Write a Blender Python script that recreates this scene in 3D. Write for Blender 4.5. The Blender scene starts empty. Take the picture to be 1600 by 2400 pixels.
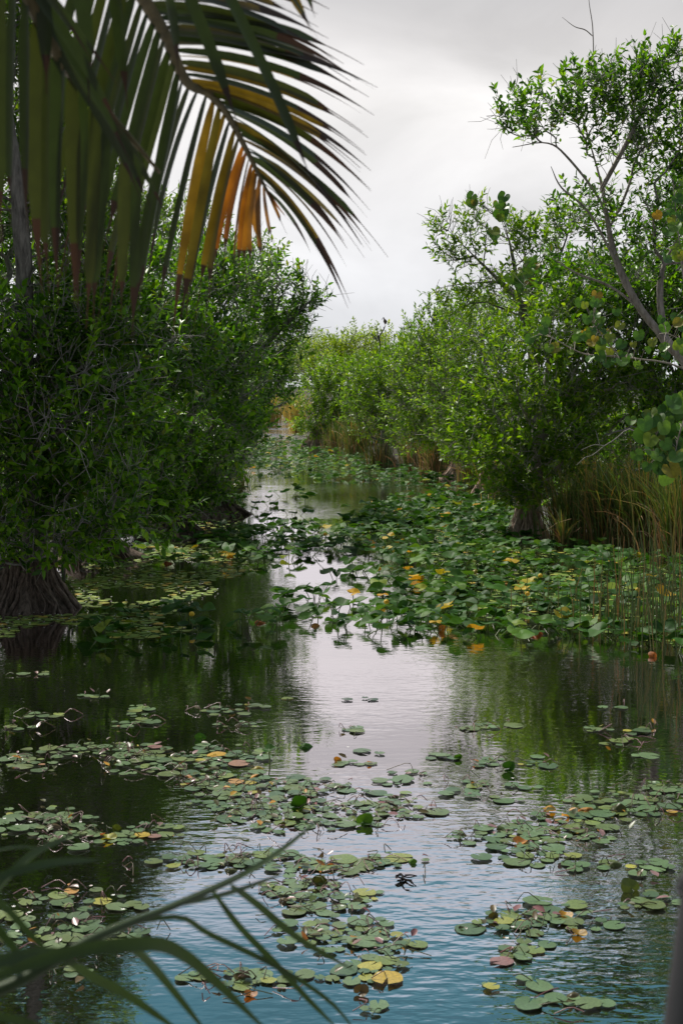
import bpy, math, random
import numpy as np
from mathutils import Vector, Matrix

rng = np.random.default_rng(11)
random.seed(11)
S = bpy.context.scene
COL = S.collection
rad = math.radians

# ------------------------------------------------------------------ camera
HC = 2.8                                    # eye height over the water
F = 50.0 / 36.0 * 2400                      # focal length in photo pixels
PITCH = math.atan(295 / F)
cam = bpy.data.cameras.new('camera')
cam.sensor_fit = 'VERTICAL'; cam.sensor_height = 36; cam.lens = 50
cam.clip_start = 0.1; cam.clip_end = 6000
cam.dof.use_dof = True; cam.dof.focus_distance = 19; cam.dof.aperture_fstop = 7.5
camo = bpy.data.objects.new('camera', cam); COL.objects.link(camo)
camo.location = (0, 0, HC); camo.rotation_euler = (rad(90) - PITCH, 0, 0)
S.camera = camo

def ray(px, py):
    dx = (np.asarray(px, float) - 800) / F; dy = (1200 - np.asarray(py, float)) / F
    c, s = math.cos(PITCH), math.sin(PITCH)
    return np.stack([dx, c + dy * s, -s + dy * c], -1)
def at(px, py, y):                          # the place on that sight line at distance y
    d = ray(px, py); return np.array([0, 0, HC]) + d * (np.asarray(y) / d[..., 1])[..., None]
def ground(px, py, z=0.0):                  # the place on the water
    d = ray(px, py); return np.array([0, 0, HC]) + d * ((z - HC) / d[..., 2])[..., None]

# ------------------------------------------------------------------ world, sun, exposure
SUN_EL, SUN_AZ = 52, -38                    # azimuth from +Y, minus = to the left
W = bpy.data.worlds.new('World'); S.world = W; W.use_nodes = True
def build_world():
    nt = W.node_tree; nt.nodes.clear(); n = nt.nodes; l = nt.links
    out = n.new('ShaderNodeOutputWorld'); bg = n.new('ShaderNodeBackground')
    bg.inputs['Strength'].default_value = 0.1
    sky = n.new('ShaderNodeTexSky'); sky.sky_type = 'NISHITA'; sky.sun_disc = False
    sky.sun_elevation = rad(SUN_EL); sky.sun_rotation = rad(SUN_AZ)
    tc = n.new('ShaderNodeTexCoord'); sep = n.new('ShaderNodeSeparateXYZ')
    l.new(tc.outputs['Generated'], sep.inputs[0])
    mp = n.new('ShaderNodeMapping'); mp.inputs['Scale'].default_value = (1.0, 1.0, 2.6)
    mp.inputs['Location'].default_value = (0.35, 0.1, 0.27)
    l.new(tc.outputs['Generated'], mp.inputs[0])
    nz = n.new('ShaderNodeTexNoise'); nz.inputs['Scale'].default_value = 4.2
    nz.inputs['Detail'].default_value = 7; nz.inputs['Roughness'].default_value = 0.5; nz.inputs['Distortion'].default_value = 0.5
    l.new(mp.outputs[0], nz.inputs[0])
    # brightness of the cloud deck by elevation
    r1 = n.new('ShaderNodeValToRGB'); cr = r1.color_ramp
    pts = [(0.0, (7.7, 7.9, 8.3)), (0.09, (8.6, 8.6, 8.8)), (0.19, (9.5, 9.3, 9.2)), (0.235, (8.4, 8.2, 8.2)), (0.265, (7.4, 7.3, 7.4)), (0.30, (8.6, 8.9, 9.4)), (0.345, (6.6, 8.2, 9.6)), (0.385, (1.6, 3.8, 4.7)), (0.43, (1.0, 2.9, 3.7)), (0.5, (1.3, 3.0, 3.9)), (0.62, (6, 6.2, 6.4)), (1.0, (7, 7, 6.8))]
    cr.elements[0].position = 0; cr.elements[1].position = 1
    while len(cr.elements) < len(pts): cr.elements.new(0.5)
    for e, (p, c) in zip(cr.elements, pts): e.position = p; e.color = tuple(v / 20 for v in c) + (1,)
    l.new(sep.outputs['Z'], r1.inputs[0])
    # cloud mottling
    m1 = n.new('ShaderNodeMapRange'); m1.inputs['From Min'].default_value = 0.3; m1.inputs['From Max'].default_value = 0.7
    m1.inputs['To Min'].default_value = 15.6; m1.inputs['To Max'].default_value = 22.6
    l.new(nz.outputs['Fac'], m1.inputs[0])
    vm = n.new('ShaderNodeVectorMath'); vm.operation = 'SCALE'
    # unseen sky behind the viewer dimmed, added to deepen contrast on the foliage
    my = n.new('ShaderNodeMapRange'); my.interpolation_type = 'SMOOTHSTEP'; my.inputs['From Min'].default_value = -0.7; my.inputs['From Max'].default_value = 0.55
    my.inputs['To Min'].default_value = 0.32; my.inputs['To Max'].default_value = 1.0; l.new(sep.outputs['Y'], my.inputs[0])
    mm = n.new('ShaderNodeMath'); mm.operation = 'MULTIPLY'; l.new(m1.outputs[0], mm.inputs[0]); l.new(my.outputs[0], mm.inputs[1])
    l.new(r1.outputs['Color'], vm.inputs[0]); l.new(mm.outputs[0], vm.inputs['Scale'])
    # holes in the deck higher up where blue shows
    m2 = n.new('ShaderNodeMapRange'); m2.inputs['From Min'].default_value = 0.36; m2.inputs['From Max'].default_value = 0.56
    m2.inputs['To Min'].default_value = 1.0; m2.inputs['To Max'].default_value = 0.1
    l.new(nz.outputs['Fac'], m2.inputs[0])
    m3 = n.new('ShaderNodeMapRange'); m3.interpolation_type = 'SMOOTHSTEP'
    m3.inputs['From Min'].default_value = 0.45; m3.inputs['From Max'].default_value = 0.60
    l.new(sep.outputs['Z'], m3.inputs[0])
    mu = n.new('ShaderNodeMath'); mu.operation = 'MULTIPLY'
    l.new(m2.outputs[0], mu.inputs[0]); l.new(m3.outputs[0], mu.inputs[1])
    mx = n.new('ShaderNodeMix'); mx.data_type = 'RGBA'
    l.new(mu.outputs[0], mx.inputs['Factor']); l.new(vm.outputs[0], mx.inputs[6]); l.new(sky.outputs[0], mx.inputs[7])
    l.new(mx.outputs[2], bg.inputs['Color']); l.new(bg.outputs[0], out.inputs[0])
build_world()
sd = bpy.data.lights.new('sun', 'SUN'); sd.energy = 5.0; sd.angle = rad(5); sd.color = (1, 0.95, 0.86)
so = bpy.data.objects.new('sun', sd); COL.objects.link(so)
to_sun = Vector((math.sin(rad(SUN_AZ)) * math.cos(rad(SUN_EL)), math.cos(rad(SUN_AZ)) * math.cos(rad(SUN_EL)), math.sin(rad(SUN_EL))))
so.rotation_euler = to_sun.to_track_quat('Z', 'Y').to_euler()
S.view_settings.view_transform = 'Standard'; S.view_settings.look = 'None'
S.view_settings.exposure = 0.0; S.view_settings.gamma = 1.0
S.cycles.use_denoising = True
S.cycles.max_bounces = 6; S.cycles.transparent_max_bounces = 8
S.cycles.diffuse_bounces = 3; S.cycles.glossy_bounces = 3; S.cycles.transmission_bounces = 4
S.cycles.sample_clamp_indirect = 4.0

# ------------------------------------------------------------------ materials
def newmat(name):
    m = bpy.data.materials.new(name); m.use_nodes = True
    nt = m.node_tree; nt.nodes.clear()
    return m, nt, nt.nodes, nt.links, nt.nodes.new('ShaderNodeOutputMaterial')
def ramp(n, pts, interp='LINEAR'):
    r = n.new('ShaderNodeValToRGB'); cr = r.color_ramp; cr.interpolation = interp
    while len(cr.elements) < len(pts): cr.elements.new(0.5)
    for e, (p, c) in zip(cr.elements, pts): e.position = p; e.color = tuple(c) + (1,)
    return r
def leafmat(name, pts, rough=0.4, trans=0.3, tcol=(1.5, 1.35, 0.5), noise=0.0, nscale=30, spec=0.5, veins=0.0):
    m, nt, n, l, out = newmat(name)
    g = n.new('ShaderNodeNewGeometry'); oi = n.new('ShaderNodeObjectInfo')
    ad = n.new('ShaderNodeMath'); ad.operation = 'ADD'; fr = n.new('ShaderNodeMath'); fr.operation = 'FRACT'
    l.new(g.outputs['Random Per Island'], ad.inputs[0]); l.new(oi.outputs['Random'], ad.inputs[1]); l.new(ad.outputs[0], fr.inputs[0])
    r = ramp(n, pts); l.new(fr.outputs[0], r.inputs[0]); col = r.outputs['Color']
    if noise:
        tc = n.new('ShaderNodeTexCoord'); nz = n.new('ShaderNodeTexNoise'); nz.inputs['Scale'].default_value = nscale; nz.inputs['Detail'].default_value = 4
        l.new(tc.outputs['Object'], nz.inputs[0])
        mr = n.new('ShaderNodeMapRange'); mr.inputs['From Min'].default_value = .3; mr.inputs['From Max'].default_value = .7
        mr.inputs['To Min'].default_value = 1 - noise; mr.inputs['To Max'].default_value = 1 + noise
        l.new(nz.outputs['Fac'], mr.inputs[0])
        sc = n.new('ShaderNodeVectorMath'); sc.operation = 'SCALE'; l.new(col, sc.inputs[0]); l.new(mr.outputs[0], sc.inputs['Scale']); col = sc.outputs[0]
    if veins:                                # radial veins out of the leaf's own centre
        tc2 = n.new('ShaderNodeTexCoord'); sx = n.new('ShaderNodeSeparateXYZ'); l.new(tc2.outputs['Object'], sx.inputs[0])
        a2 = n.new('ShaderNodeMath'); a2.operation = 'ARCTAN2'; l.new(sx.outputs[1], a2.inputs[0]); l.new(sx.outputs[0], a2.inputs[1])
        m9 = n.new('ShaderNodeMath'); m9.operation = 'MULTIPLY'; m9.inputs[1].default_value = 9; l.new(a2.outputs[0], m9.inputs[0])
        sn = n.new('ShaderNodeMath'); sn.operation = 'COSINE'; l.new(m9.outputs[0], sn.inputs[0])
        mr = n.new('ShaderNodeMapRange'); mr.inputs['From Min'].default_value = .8; mr.inputs['From Max'].default_value = 1
        mr.inputs['To Min'].default_value = 1; mr.inputs['To Max'].default_value = 1 + veins; l.new(sn.outputs[0], mr.inputs[0])
        sc = n.new('ShaderNodeVectorMath'); sc.operation = 'SCALE'; l.new(col, sc.inputs[0]); l.new(mr.outputs[0], sc.inputs['Scale']); col = sc.outputs[0]
    p = n.new('ShaderNodeBsdfPrincipled'); p.inputs['Roughness'].default_value = rough; p.inputs['Specular IOR Level'].default_value = spec
    l.new(col, p.inputs['Base Color'])
    if trans:
        t = n.new('ShaderNodeBsdfTranslucent'); mm = n.new('ShaderNodeVectorMath'); mm.operation = 'MULTIPLY'
        mm.inputs[1].default_value = tcol; l.new(col, mm.inputs[0]); l.new(mm.outputs[0], t.inputs['Color'])
        mx = n.new('ShaderNodeMixShader'); mx.inputs[0].default_value = trans
        l.new(p.outputs[0], mx.inputs[1]); l.new(t.outputs[0], mx.inputs[2]); l.new(mx.outputs[0], out.inputs[0])
    else: l.new(p.outputs[0], out.inputs[0])
    return m
def barkmat(name, dark, light, scale=14, stretch=0.25, bump=0.5, rough=0.9):
    m, nt, n, l, out = newmat(name)
    tc = n.new('ShaderNodeTexCoord'); mp = n.new('ShaderNodeMapping'); mp.inputs['Scale'].default_value = (1, 1, stretch); l.new(tc.outputs['Object'], mp.inputs[0])
    nz = n.new('ShaderNodeTexNoise'); nz.inputs['Scale'].default_value = scale; nz.inputs['Detail'].default_value = 8; nz.inputs['Roughness'].default_value = .7; l.new(mp.outputs[0], nz.inputs[0])
    r = ramp(n, [(.32, dark), (.5, tuple((a + b) / 2 for a, b in zip(dark, light))), (.68, light)]); l.new(nz.outputs['Fac'], r.inputs[0])
    p = n.new('ShaderNodeBsdfPrincipled'); p.inputs['Roughness'].default_value = rough; p.inputs['Specular IOR Level'].default_value = .2
    l.new(r.outputs[0], p.inputs['Base Color'])
    b = n.new('ShaderNodeBump'); b.inputs['Strength'].default_value = bump; b.inputs['Distance'].default_value = .02; l.new(nz.outputs['Fac'], b.inputs['Height']); l.new(b.outputs[0], p.inputs['Normal'])
    l.new(p.outputs[0], out.inputs[0]); return m
M = {}
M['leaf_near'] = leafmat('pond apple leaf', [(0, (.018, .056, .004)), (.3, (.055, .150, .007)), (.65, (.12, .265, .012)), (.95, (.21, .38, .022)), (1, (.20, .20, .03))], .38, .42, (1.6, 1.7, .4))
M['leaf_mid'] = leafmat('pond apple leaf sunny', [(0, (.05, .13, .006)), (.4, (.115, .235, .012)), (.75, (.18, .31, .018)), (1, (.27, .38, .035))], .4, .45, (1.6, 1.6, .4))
M['leaf_far'] = leafmat('yellowish far leaf', [(0, (.13, .22, .02)), (.4, (.20, .31, .025)), (.8, (.29, .39, .035)), (1, (.36, .40, .06))], .45, .45, (1.5, 1.5, .5))
M['leaf_vine'] = leafmat('large round leaf', [(0, (.05, .14, .03)), (.5, (.085, .20, .035)), (.75, (.14, .26, .04)), (.9, (.20, .24, .04)), (.97, (.30, .22, .03)), (1, (.35, .08, .02))], .4, .3, (1.4, 1.3, .5), .15, 25, veins=.35)
M['dock'] = leafmat('spatterdock leaf', [(0, (.014, .055, .007)), (.4, (.026, .088, .009)), (.75, (.045, .13, .013)), (.95, (.09, .19, .02)), (.98, (.20, .26, .03)), (.99, (.5, .34, .03)), (1, (.5, .26, .02))], .55, .28, (1.5, 1.4, .45), .22, 9, spec=.2)
M['dock_yellow'] = leafmat('yellowing spatterdock leaf', [(0, (.46, .27, .02)), (.5, (.42, .18, .018)), (.8, (.34, .10, .012)), (1, (.34, .34, .04))], .5, .3, (1.2, 1.0, .6), .55, 14)
M['dock_brown'] = leafmat('withered curled leaf', [(0, (.05, .06, .015)), (.5, (.09, .06, .02)), (1, (.06, .10, .02))], .4, .25, (1.5, 1.3, .6), .3, 18)
M['stalk'] = leafmat('leaf stalk', [(0, (.06, .12, .02)), (1, (.14, .18, .03))], .4, .0)
M['pad'] = leafmat('floating lily pad', [(0, (.045, .085, .03)), (.3, (.075, .135, .048)), (.6, (.105, .165, .065)), (.8, (.085, .115, .028)), (.95, (.13, .18, .04)), (.98, (.30, .28, .04)), (.99, (.45, .24, .02)), (1, (.20, .10, .10))], .33, .0, noise=.32, nscale=9, spec=.9, veins=.14)
M['pad_red'] = leafmat('reddish old lily pad', [(0, (.18, .07, .07)), (.5, (.22, .12, .12)), (1, (.16, .10, .08))], .35, 0, noise=.25, nscale=22)
M['pondweed'] = leafmat('small floating leaves', [(0, (.10, .17, .03)), (.5, (.17, .25, .04)), (.85, (.26, .32, .05)), (.95, (.40, .34, .05)), (1, (.5, .30, .04))], .45, 0)
M['white_flower'] = leafmat('small white petals', [(0, (.75, .75, .7)), (1, (.85, .85, .8))], .6, .2, (1, 1, 1))
M['yellow_flower'] = leafmat('yellow flower', [(0, (.75, .45, .02)), (1, (.8, .55, .03))], .5, .2, (1, 1, .6))
M['grass'] = leafmat('sawgrass blade', [(0, (.06, .11, .022)), (.45, (.10, .16, .035)), (.7, (.16, .18, .05)), (.86, (.32, .24, .08)), (1, (.40, .20, .06))], .4, .25, (1.3, 1.3, .5))
M['grass_dry'] = leafmat('dry grass blade', [(0, (.20, .11, .06)), (.5, (.30, .17, .09)), (1, (.40, .26, .13))], .7, .2, (1.2, 1.1, .8))
M['grass_gold'] = leafmat('golden far grass', [(0, (.40, .33, .12)), (.5, (.52, .40, .13)), (.8, (.34, .36, .09)), (1, (.55, .36, .10))], .6, .45, (1.2, 1.1, .6))
M['palm_green'] = leafmat('palm leaflet green', [(0, (.016, .030, .008)), (.6, (.020, .036, .008)), (1, (.034, .045, .008))], .55, .22, (1.7, 1.6, .45), .12, 40)
M['palm_olive'] = leafmat('palm leaflet olive', [(0, (.040, .040, .008)), (1, (.105, .070, .009))], .5, .42, (1.6, 1.4, .4), .45, 11)
M['palm_orange'] = leafmat('palm leaflet dying orange', [(0, (.10, .050, .006)), (.4, (.12, .062, .007)), (1, (.15, .056, .006))], .5, .5, (1.6, 1.3, .5), .6, 11)
M['palm_dry'] = leafmat('palm leaflet dry tip', [(0, (.022, .014, .010)), (1, (.05, .026, .014))], .7, .2, (1.2, 1, .8))
M['palm_young'] = leafmat('young palm leaflet', [(0, (.018, .042, .008)), (1, (.03, .058, .011))], .6, .18, (1.4, 1.4, .45), .1, 40)
M['rachis'] = barkmat('palm midrib', (.05, .045, .02), (.13, .11, .05), 20, .2, .2, .6)
M['bark'] = barkmat('grey bark', (.055, .05, .045), (.30, .28, .25))
M['twig'] = barkmat('pale grey twig', (.16, .15, .135), (.46, .44, .41), 20, 1)
M['bark_red'] = barkmat('pale reddish bark', (.17, .14, .12), (.52, .46, .42), 16)
M['root'] = barkmat('brown root flare', (.12, .085, .065), (.60, .46, .38), 16, .3, 1.0)
M['root_dark'] = barkmat('dark wet roots', (.03, .024, .018), (.25, .19, .155), 16, .45, 1.0)
M['dead'] = barkmat('dead wood', (.06, .055, .055), (.20, .19, .19), 25, .5)
M['debris'] = barkmat('wet dark twig', (.01, .009, .008), (.03, .027, .025), 25, .5)
M['palm_trunk'] = barkmat('palm trunk', (.10, .09, .075), (.3, .28, .24), 10, 3)
def simplemat(name, c, rough=.5, metal=0):
    m, nt, n, l, out = newmat(name); p = n.new('ShaderNodeBsdfPrincipled')
    tc = n.new('ShaderNodeTexCoord'); nz = n.new('ShaderNodeTexNoise'); nz.inputs['Scale'].default_value = 30; nz.inputs['Detail'].default_value = 5; l.new(tc.outputs['Object'], nz.inputs[0])
    r = ramp(n, [(.3, tuple(v * .75 for v in c)), (.7, tuple(min(1, v * 1.2) for v in c))]); l.new(nz.outputs['Fac'], r.inputs[0]); l.new(r.outputs[0], p.inputs['Base Color'])
    p.inputs['Roughness'].default_value = rough; p.inputs['Metallic'].default_value = metal; l.new(p.outputs[0], out.inputs[0]); return m
M['post'] = simplemat('dark painted pipe', (.010, .010, .011), .5)
M['bird_body'] = simplemat('bird brown plumage', (.16, .12, .10), .8)
M['bird_wing'] = simplemat('bird dark wing', (.07, .055, .05), .8)
M['bird_head'] = simplemat('bird dark skin', (.03, .028, .03), .5)
M['bird_leg'] = simplemat('bird leg', (.10, .08, .06), .5)

def water_material():
    m, nt, n, l, out = newmat('dark slough water')
    geo = n.new('ShaderNodeNewGeometry')
    def noise(scale, stretch, detail, rough=.5):
        mp = n.new('ShaderNodeMapping'); mp.inputs['Scale'].default_value = stretch; l.new(geo.outputs['Position'], mp.inputs[0])
        z = n.new('ShaderNodeTexNoise'); z.inputs['Scale'].default_value = scale; z.inputs['Detail'].default_value = detail; z.inputs['Roughness'].default_value = rough
        l.new(mp.outputs[0], z.inputs[0]); return z.outputs['Fac']
    def math_(op, a, b):
        x = n.new('ShaderNodeMath'); x.operation = op
        for i, v in enumerate((a, b)):
            if isinstance(v, (int, float)): x.inputs[i].default_value = v
            else: l.new(v, x.inputs[i])
        return x.outputs[0]
    fine = noise(9.0, (.75, 1.5, 1), 2, .5)
    med = noise(2.0, (.8, 1.6, 1), 2, .5)
    swell = noise(.45, (.6, 1.2, 1), 1)
    patch = noise(.22, (.8, .9, 1), 3, .55)
    mr = n.new('ShaderNodeMapRange'); mr.interpolation_type = 'SMOOTHSTEP'
    mr.inputs['From Min'].default_value = .40; mr.inputs['From Max'].default_value = .60; mr.inputs['To Min'].default_value = .15; mr.inputs['To Max'].default_value = 1.0
    l.new(patch, mr.inputs[0])
    h = math_('ADD', math_('MULTIPLY', math_('MULTIPLY', fine, .0034), mr.outputs[0]), math_('ADD', math_('MULTIPLY', math_('MULTIPLY', med, .0042), mr.outputs[0]), math_('MULTIPLY', swell, .004)))
    sp = n.new('ShaderNodeSeparateXYZ'); l.new(geo.outputs['Position'], sp.inputs[0])      # the open far reach is ruffled by wind
    wr = n.new('ShaderNodeMapRange'); wr.inputs['From Min'].default_value = 66; wr.inputs['From Max'].default_value = 84; wr.inputs['To Min'].default_value = 1; wr.inputs['To Max'].default_value = 14; l.new(sp.outputs['Y'], wr.inputs[0])
    h = math_('MULTIPLY', h, wr.outputs[0])
    b = n.new('ShaderNodeBump'); b.inputs['Strength'].default_value = 1.0; b.inputs['Distance'].default_value = 1.0
    l.new(h, b.inputs['Height'])
    gl = n.new('ShaderNodeBsdfGlossy'); gl.inputs['Roughness'].default_value = .02; gl.inputs['Color'].default_value = (1.0, .94, .98, 1); l.new(b.outputs[0], gl.inputs['Normal'])
    df = n.new('ShaderNodeBsdfDiffuse'); df.inputs['Color'].default_value = (.008, .009, .005, 1)
    fz = n.new('ShaderNodeFresnel'); fz.inputs['IOR'].default_value = 1.33; l.new(b.outputs[0], fz.inputs['Normal'])
    pw = math_('POWER', fz.outputs[0], .23)
    mx = n.new('ShaderNodeMixShader'); l.new(pw, mx.inputs[0]); l.new(df.outputs[0], mx.inputs[1]); l.new(gl.outputs[0], mx.inputs[2])
    l.new(mx.outputs[0], out.inputs[0]); return m
M['water'] = water_material()
def mud_material():
    m, nt, n, l, out = newmat('dark peat and leaf litter')
    geo = n.new('ShaderNodeNewGeometry'); nz = n.new('ShaderNodeTexNoise'); nz.inputs['Scale'].default_value = 3; nz.inputs['Detail'].default_value = 10; nz.inputs['Roughness'].default_value = .7
    l.new(geo.outputs['Position'], nz.inputs[0])
    r = ramp(n, [(.3, (.010, .009, .006)), (.55, (.03, .026, .014)), (.72, (.05, .05, .02))]); l.new(nz.outputs['Fac'], r.inputs[0])
    p = n.new('ShaderNodeBsdfPrincipled'); p.inputs['Roughness'].default_value = .95; l.new(r.outputs[0], p.inputs['Base Color'])
    b = n.new('ShaderNodeBump'); b.inputs['Distance'].default_value = .1; l.new(nz.outputs['Fac'], b.inputs['Height']); l.new(b.outputs[0], p.inputs['Normal'])
    l.new(p.outputs[0], out.inputs[0]); return m
M['mud'] = mud_material()

# ------------------------------------------------------------------ mesh helpers
class Acc:
    """collects vertices and faces for ONE mesh object"""
    def __init__(s): s.V = []; s.F = []; s.n = 0
    def add(s, V, *faces):                   # faces: (array (m,k), material index)
        V = np.asarray(V, np.float32).reshape(-1, 3)
        for f, mi in faces:
            f = np.asarray(f, np.int64)
            if len(f): s.F.append((f + s.n, mi))
        s.V.append(V); s.n += len(V)
    def mesh(s, name, mats, smooth=True):
        me = bpy.data.meshes.new(name)
        V = np.concatenate(s.V) if s.V else np.zeros((0, 3), np.float32)
        me.vertices.add(len(V)); me.vertices.foreach_set('co', V.ravel())
        tot = np.concatenate([np.full(len(f), f.shape[1]) for f, _ in s.F]); idx = np.concatenate([f.ravel() for f, _ in s.F])
        mi = np.concatenate([np.full(len(f), m) for f, m in s.F])
        me.loops.add(len(idx)); me.loops.foreach_set('vertex_index', idx.astype(np.int32))
        st = np.concatenate([[0], np.cumsum(tot)[:-1]])
        me.polygons.add(len(tot)); me.polygons.foreach_set('loop_start', st.astype(np.int32))
        me.polygons.foreach_set('material_index', mi.astype(np.int32))
        if smooth: me.polygons.foreach_set('use_smooth', np.ones(len(tot), bool))
        for m in mats: me.materials.append(m)
        me.update(calc_edges=True); return me
    def build(s, name, mats, parent=None, smooth=True):
        return link(name, s.mesh(name, mats, smooth), parent)
def link(name, data, parent=None):
    o = bpy.data.objects.new(name, data); COL.objects.link(o)
    if parent: o.parent = parent
    return o
def tag(o, label=None, cat=None, group=None, kind=None):
    for k, v in (('label', label), ('category', cat), ('group', group), ('kind', kind)):
        if v: o[k] = v
    return o
def thing(name, label, cat, loc=(0, 0, 0), group=None):
    return tag(place(link(name, None), loc), label, cat, group)
def place(o, loc): o.location = tuple(float(v) for v in loc); return o
def nrm(v): return v / np.maximum(np.linalg.norm(v, axis=-1, keepdims=True), 1e-9)
def frames(P):
    T = nrm(np.gradient(P, axis=1)); avg = nrm(P[:, -1] - P[:, 0])
    ref = np.zeros_like(avg); ref[np.arange(len(avg)), np.argmin(np.abs(avg), axis=1)] = 1
    A = nrm(np.cross(T, ref[:, None, :])); return T, A, np.cross(T, A)
def tubes(acc, P, R, sides=5, mi=0, cap=False):
    P = np.asarray(P, float); R = np.asarray(R, float)
    if P.ndim == 2: P = P[None]; R = R[None]
    n, k, _ = P.shape; T, A, B = frames(P)
    th = np.arange(sides) * 2 * math.pi / sides
    V = P[:, :, None, :] + R[:, :, None, None] * (np.cos(th)[:, None] * A[:, :, None, :] + np.sin(th)[:, None] * B[:, :, None, :])
    b = (np.arange(n) * k * sides)[:, None, None]; i = (np.arange(k - 1) * sides)[None, :, None]; j = np.arange(sides)[None, None, :]; j2 = (j + 1) % sides
    Q = np.stack([b + i + j, b + i + j2, b + i + sides + j2, b + i + sides + j], -1).reshape(-1, 4)
    fs = [(Q, mi)]
    if cap:
        last = (np.arange(n) * k * sides)[:, None] + (k - 1) * sides + np.arange(sides)[None]
        fs += [(last, mi), (last[:, ::-1] - (k - 1) * sides, mi)]
    acc.add(V, *fs)
def spline(pts, k):                          # Catmull-Rom through pts, k samples
    p = np.asarray(pts, float); p = np.vstack([2 * p[0] - p[1], p, 2 * p[-1] - p[-2]])
    m = len(p) - 3; u = np.linspace(0, m - 1e-6, k); i = u.astype(int); t = (u - i)[:, None]
    a, b, c, d = p[i], p[i + 1], p[i + 2], p[i + 3]
    return .5 * (2 * b + (c - a) * t + (2 * a - 5 * b + 4 * c - d) * t ** 2 + (3 * b - a - 3 * c + d) * t ** 3)
def leaves(acc, P, D, U, L, Wd, curl=.18, fold=.35, mi=0, lod=0):
    """folded, drooping leaves: P base, D direction, U rough normal"""
    n = len(P); D = nrm(D); Sd = nrm(np.cross(D, U)); N = np.cross(Sd, D)
    L = np.broadcast_to(L, n)[:, None]; Wd = np.broadcast_to(Wd, n)[:, None]; curl = np.broadcast_to(curl, n)[:, None]
    def mid(t): return P + D * L * t - N * (curl * L * t * t)
    def side(t, w, s): return mid(t) + s * Sd * Wd * .5 * w + N * (fold * Wd * .5 * w)
    if lod == 0:
        V = np.stack([mid(0), mid(.38), mid(.75), mid(1.0), side(.30, .95, 1), side(.72, .72, 1), side(.30, .95, -1), side(.72, .72, -1)], 1)
        t = np.array([[0, 1, 4], [5, 2, 3], [0, 6, 1], [7, 3, 2]]); q = np.array([[4, 1, 2, 5], [6, 7, 2, 1]])
        b = (np.arange(n) * 8)[:, None, None]
        acc.add(V, ((b + t).reshape(-1, 3), mi), ((b + q).reshape(-1, 4), mi))
    else:
        V = np.stack([mid(0), side(.5, 1, 1), mid(1.0), side(.5, 1, -1), mid(.5)], 1)
        t = np.array([[0, 4, 1], [1, 4, 2], [0, 3, 4], [4, 3, 2]]); b = (np.arange(n) * 5)[:, None, None]
        acc.add(V, ((b + t).reshape(-1, 3), mi))
def rdir(n, up=0.0):
    v = rng.normal(size=(n, 3)); v = nrm(v); v[:, 2] += up; return nrm(v)

# ------------------------------------------------------------------ setting: ground, water
LB = np.array([(0, -9), (6, -7.5), (12, -5.6), (17, -4.1), (23, -3.9), (28, -3.2), (33, -2.8), (40, -3.1), (60, -4.5), (90, -7.5), (140, -13), (400, -30)], float)
RB = np.array([(0, 12), (10, 9), (17, 6.5), (22, 5.4), (26, 3.9), (37, 3.75), (43, 3.5), (52, 1.4), (64, -1.0), (90, -3.2), (140, -6.5), (400, -18)], float)
def land(x, y):                              # metres inland (+) or out over water (-)
    return np.maximum(np.interp(y, LB[:, 0], LB[:, 1]) - x, x - np.interp(y, RB[:, 0], RB[:, 1]))
def height(x, y):
    d = land(x, y); d = np.maximum(d, (y - 205) * .5)
    return -.9 + 1.05 / (1 + np.exp(-d * 3.0)) + .04 * np.sin(x * 1.7 + y) * np.cos(y * 1.3)
xs = np.unique(np.concatenate([np.linspace(-2500, -60, 14), np.linspace(-60, -20, 30), np.linspace(-20, 20, 81), np.linspace(20, 60, 30), np.linspace(60, 2500, 14)]))
ys = np.unique(np.concatenate([np.linspace(-300, -10, 8), np.linspace(-10, 80, 121), np.linspace(80, 240, 80), np.linspace(240, 4000, 20)]))
gx, gy = np.meshgrid(xs, ys); a = Acc(); nx = len(xs)
ii = (np.arange(len(ys) - 1)[:, None] * nx + np.arange(nx - 1)[None]).ravel()
a.add(np.stack([gx, gy, height(gx, gy)], -1), (np.stack([ii, ii + 1, ii + nx + 1, ii + nx], -1), 0))
tag(a.build('ground', [M['mud']]), kind='structure')
a = Acc(); a.add([(-300, -60, 0), (300, -60, 0), (300, 420, 0), (-300, 420, 0)], (np.array([[0, 1, 2, 3]]), 0))
tag(a.build('water', [M['water']], smooth=False), kind='structure')

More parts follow.
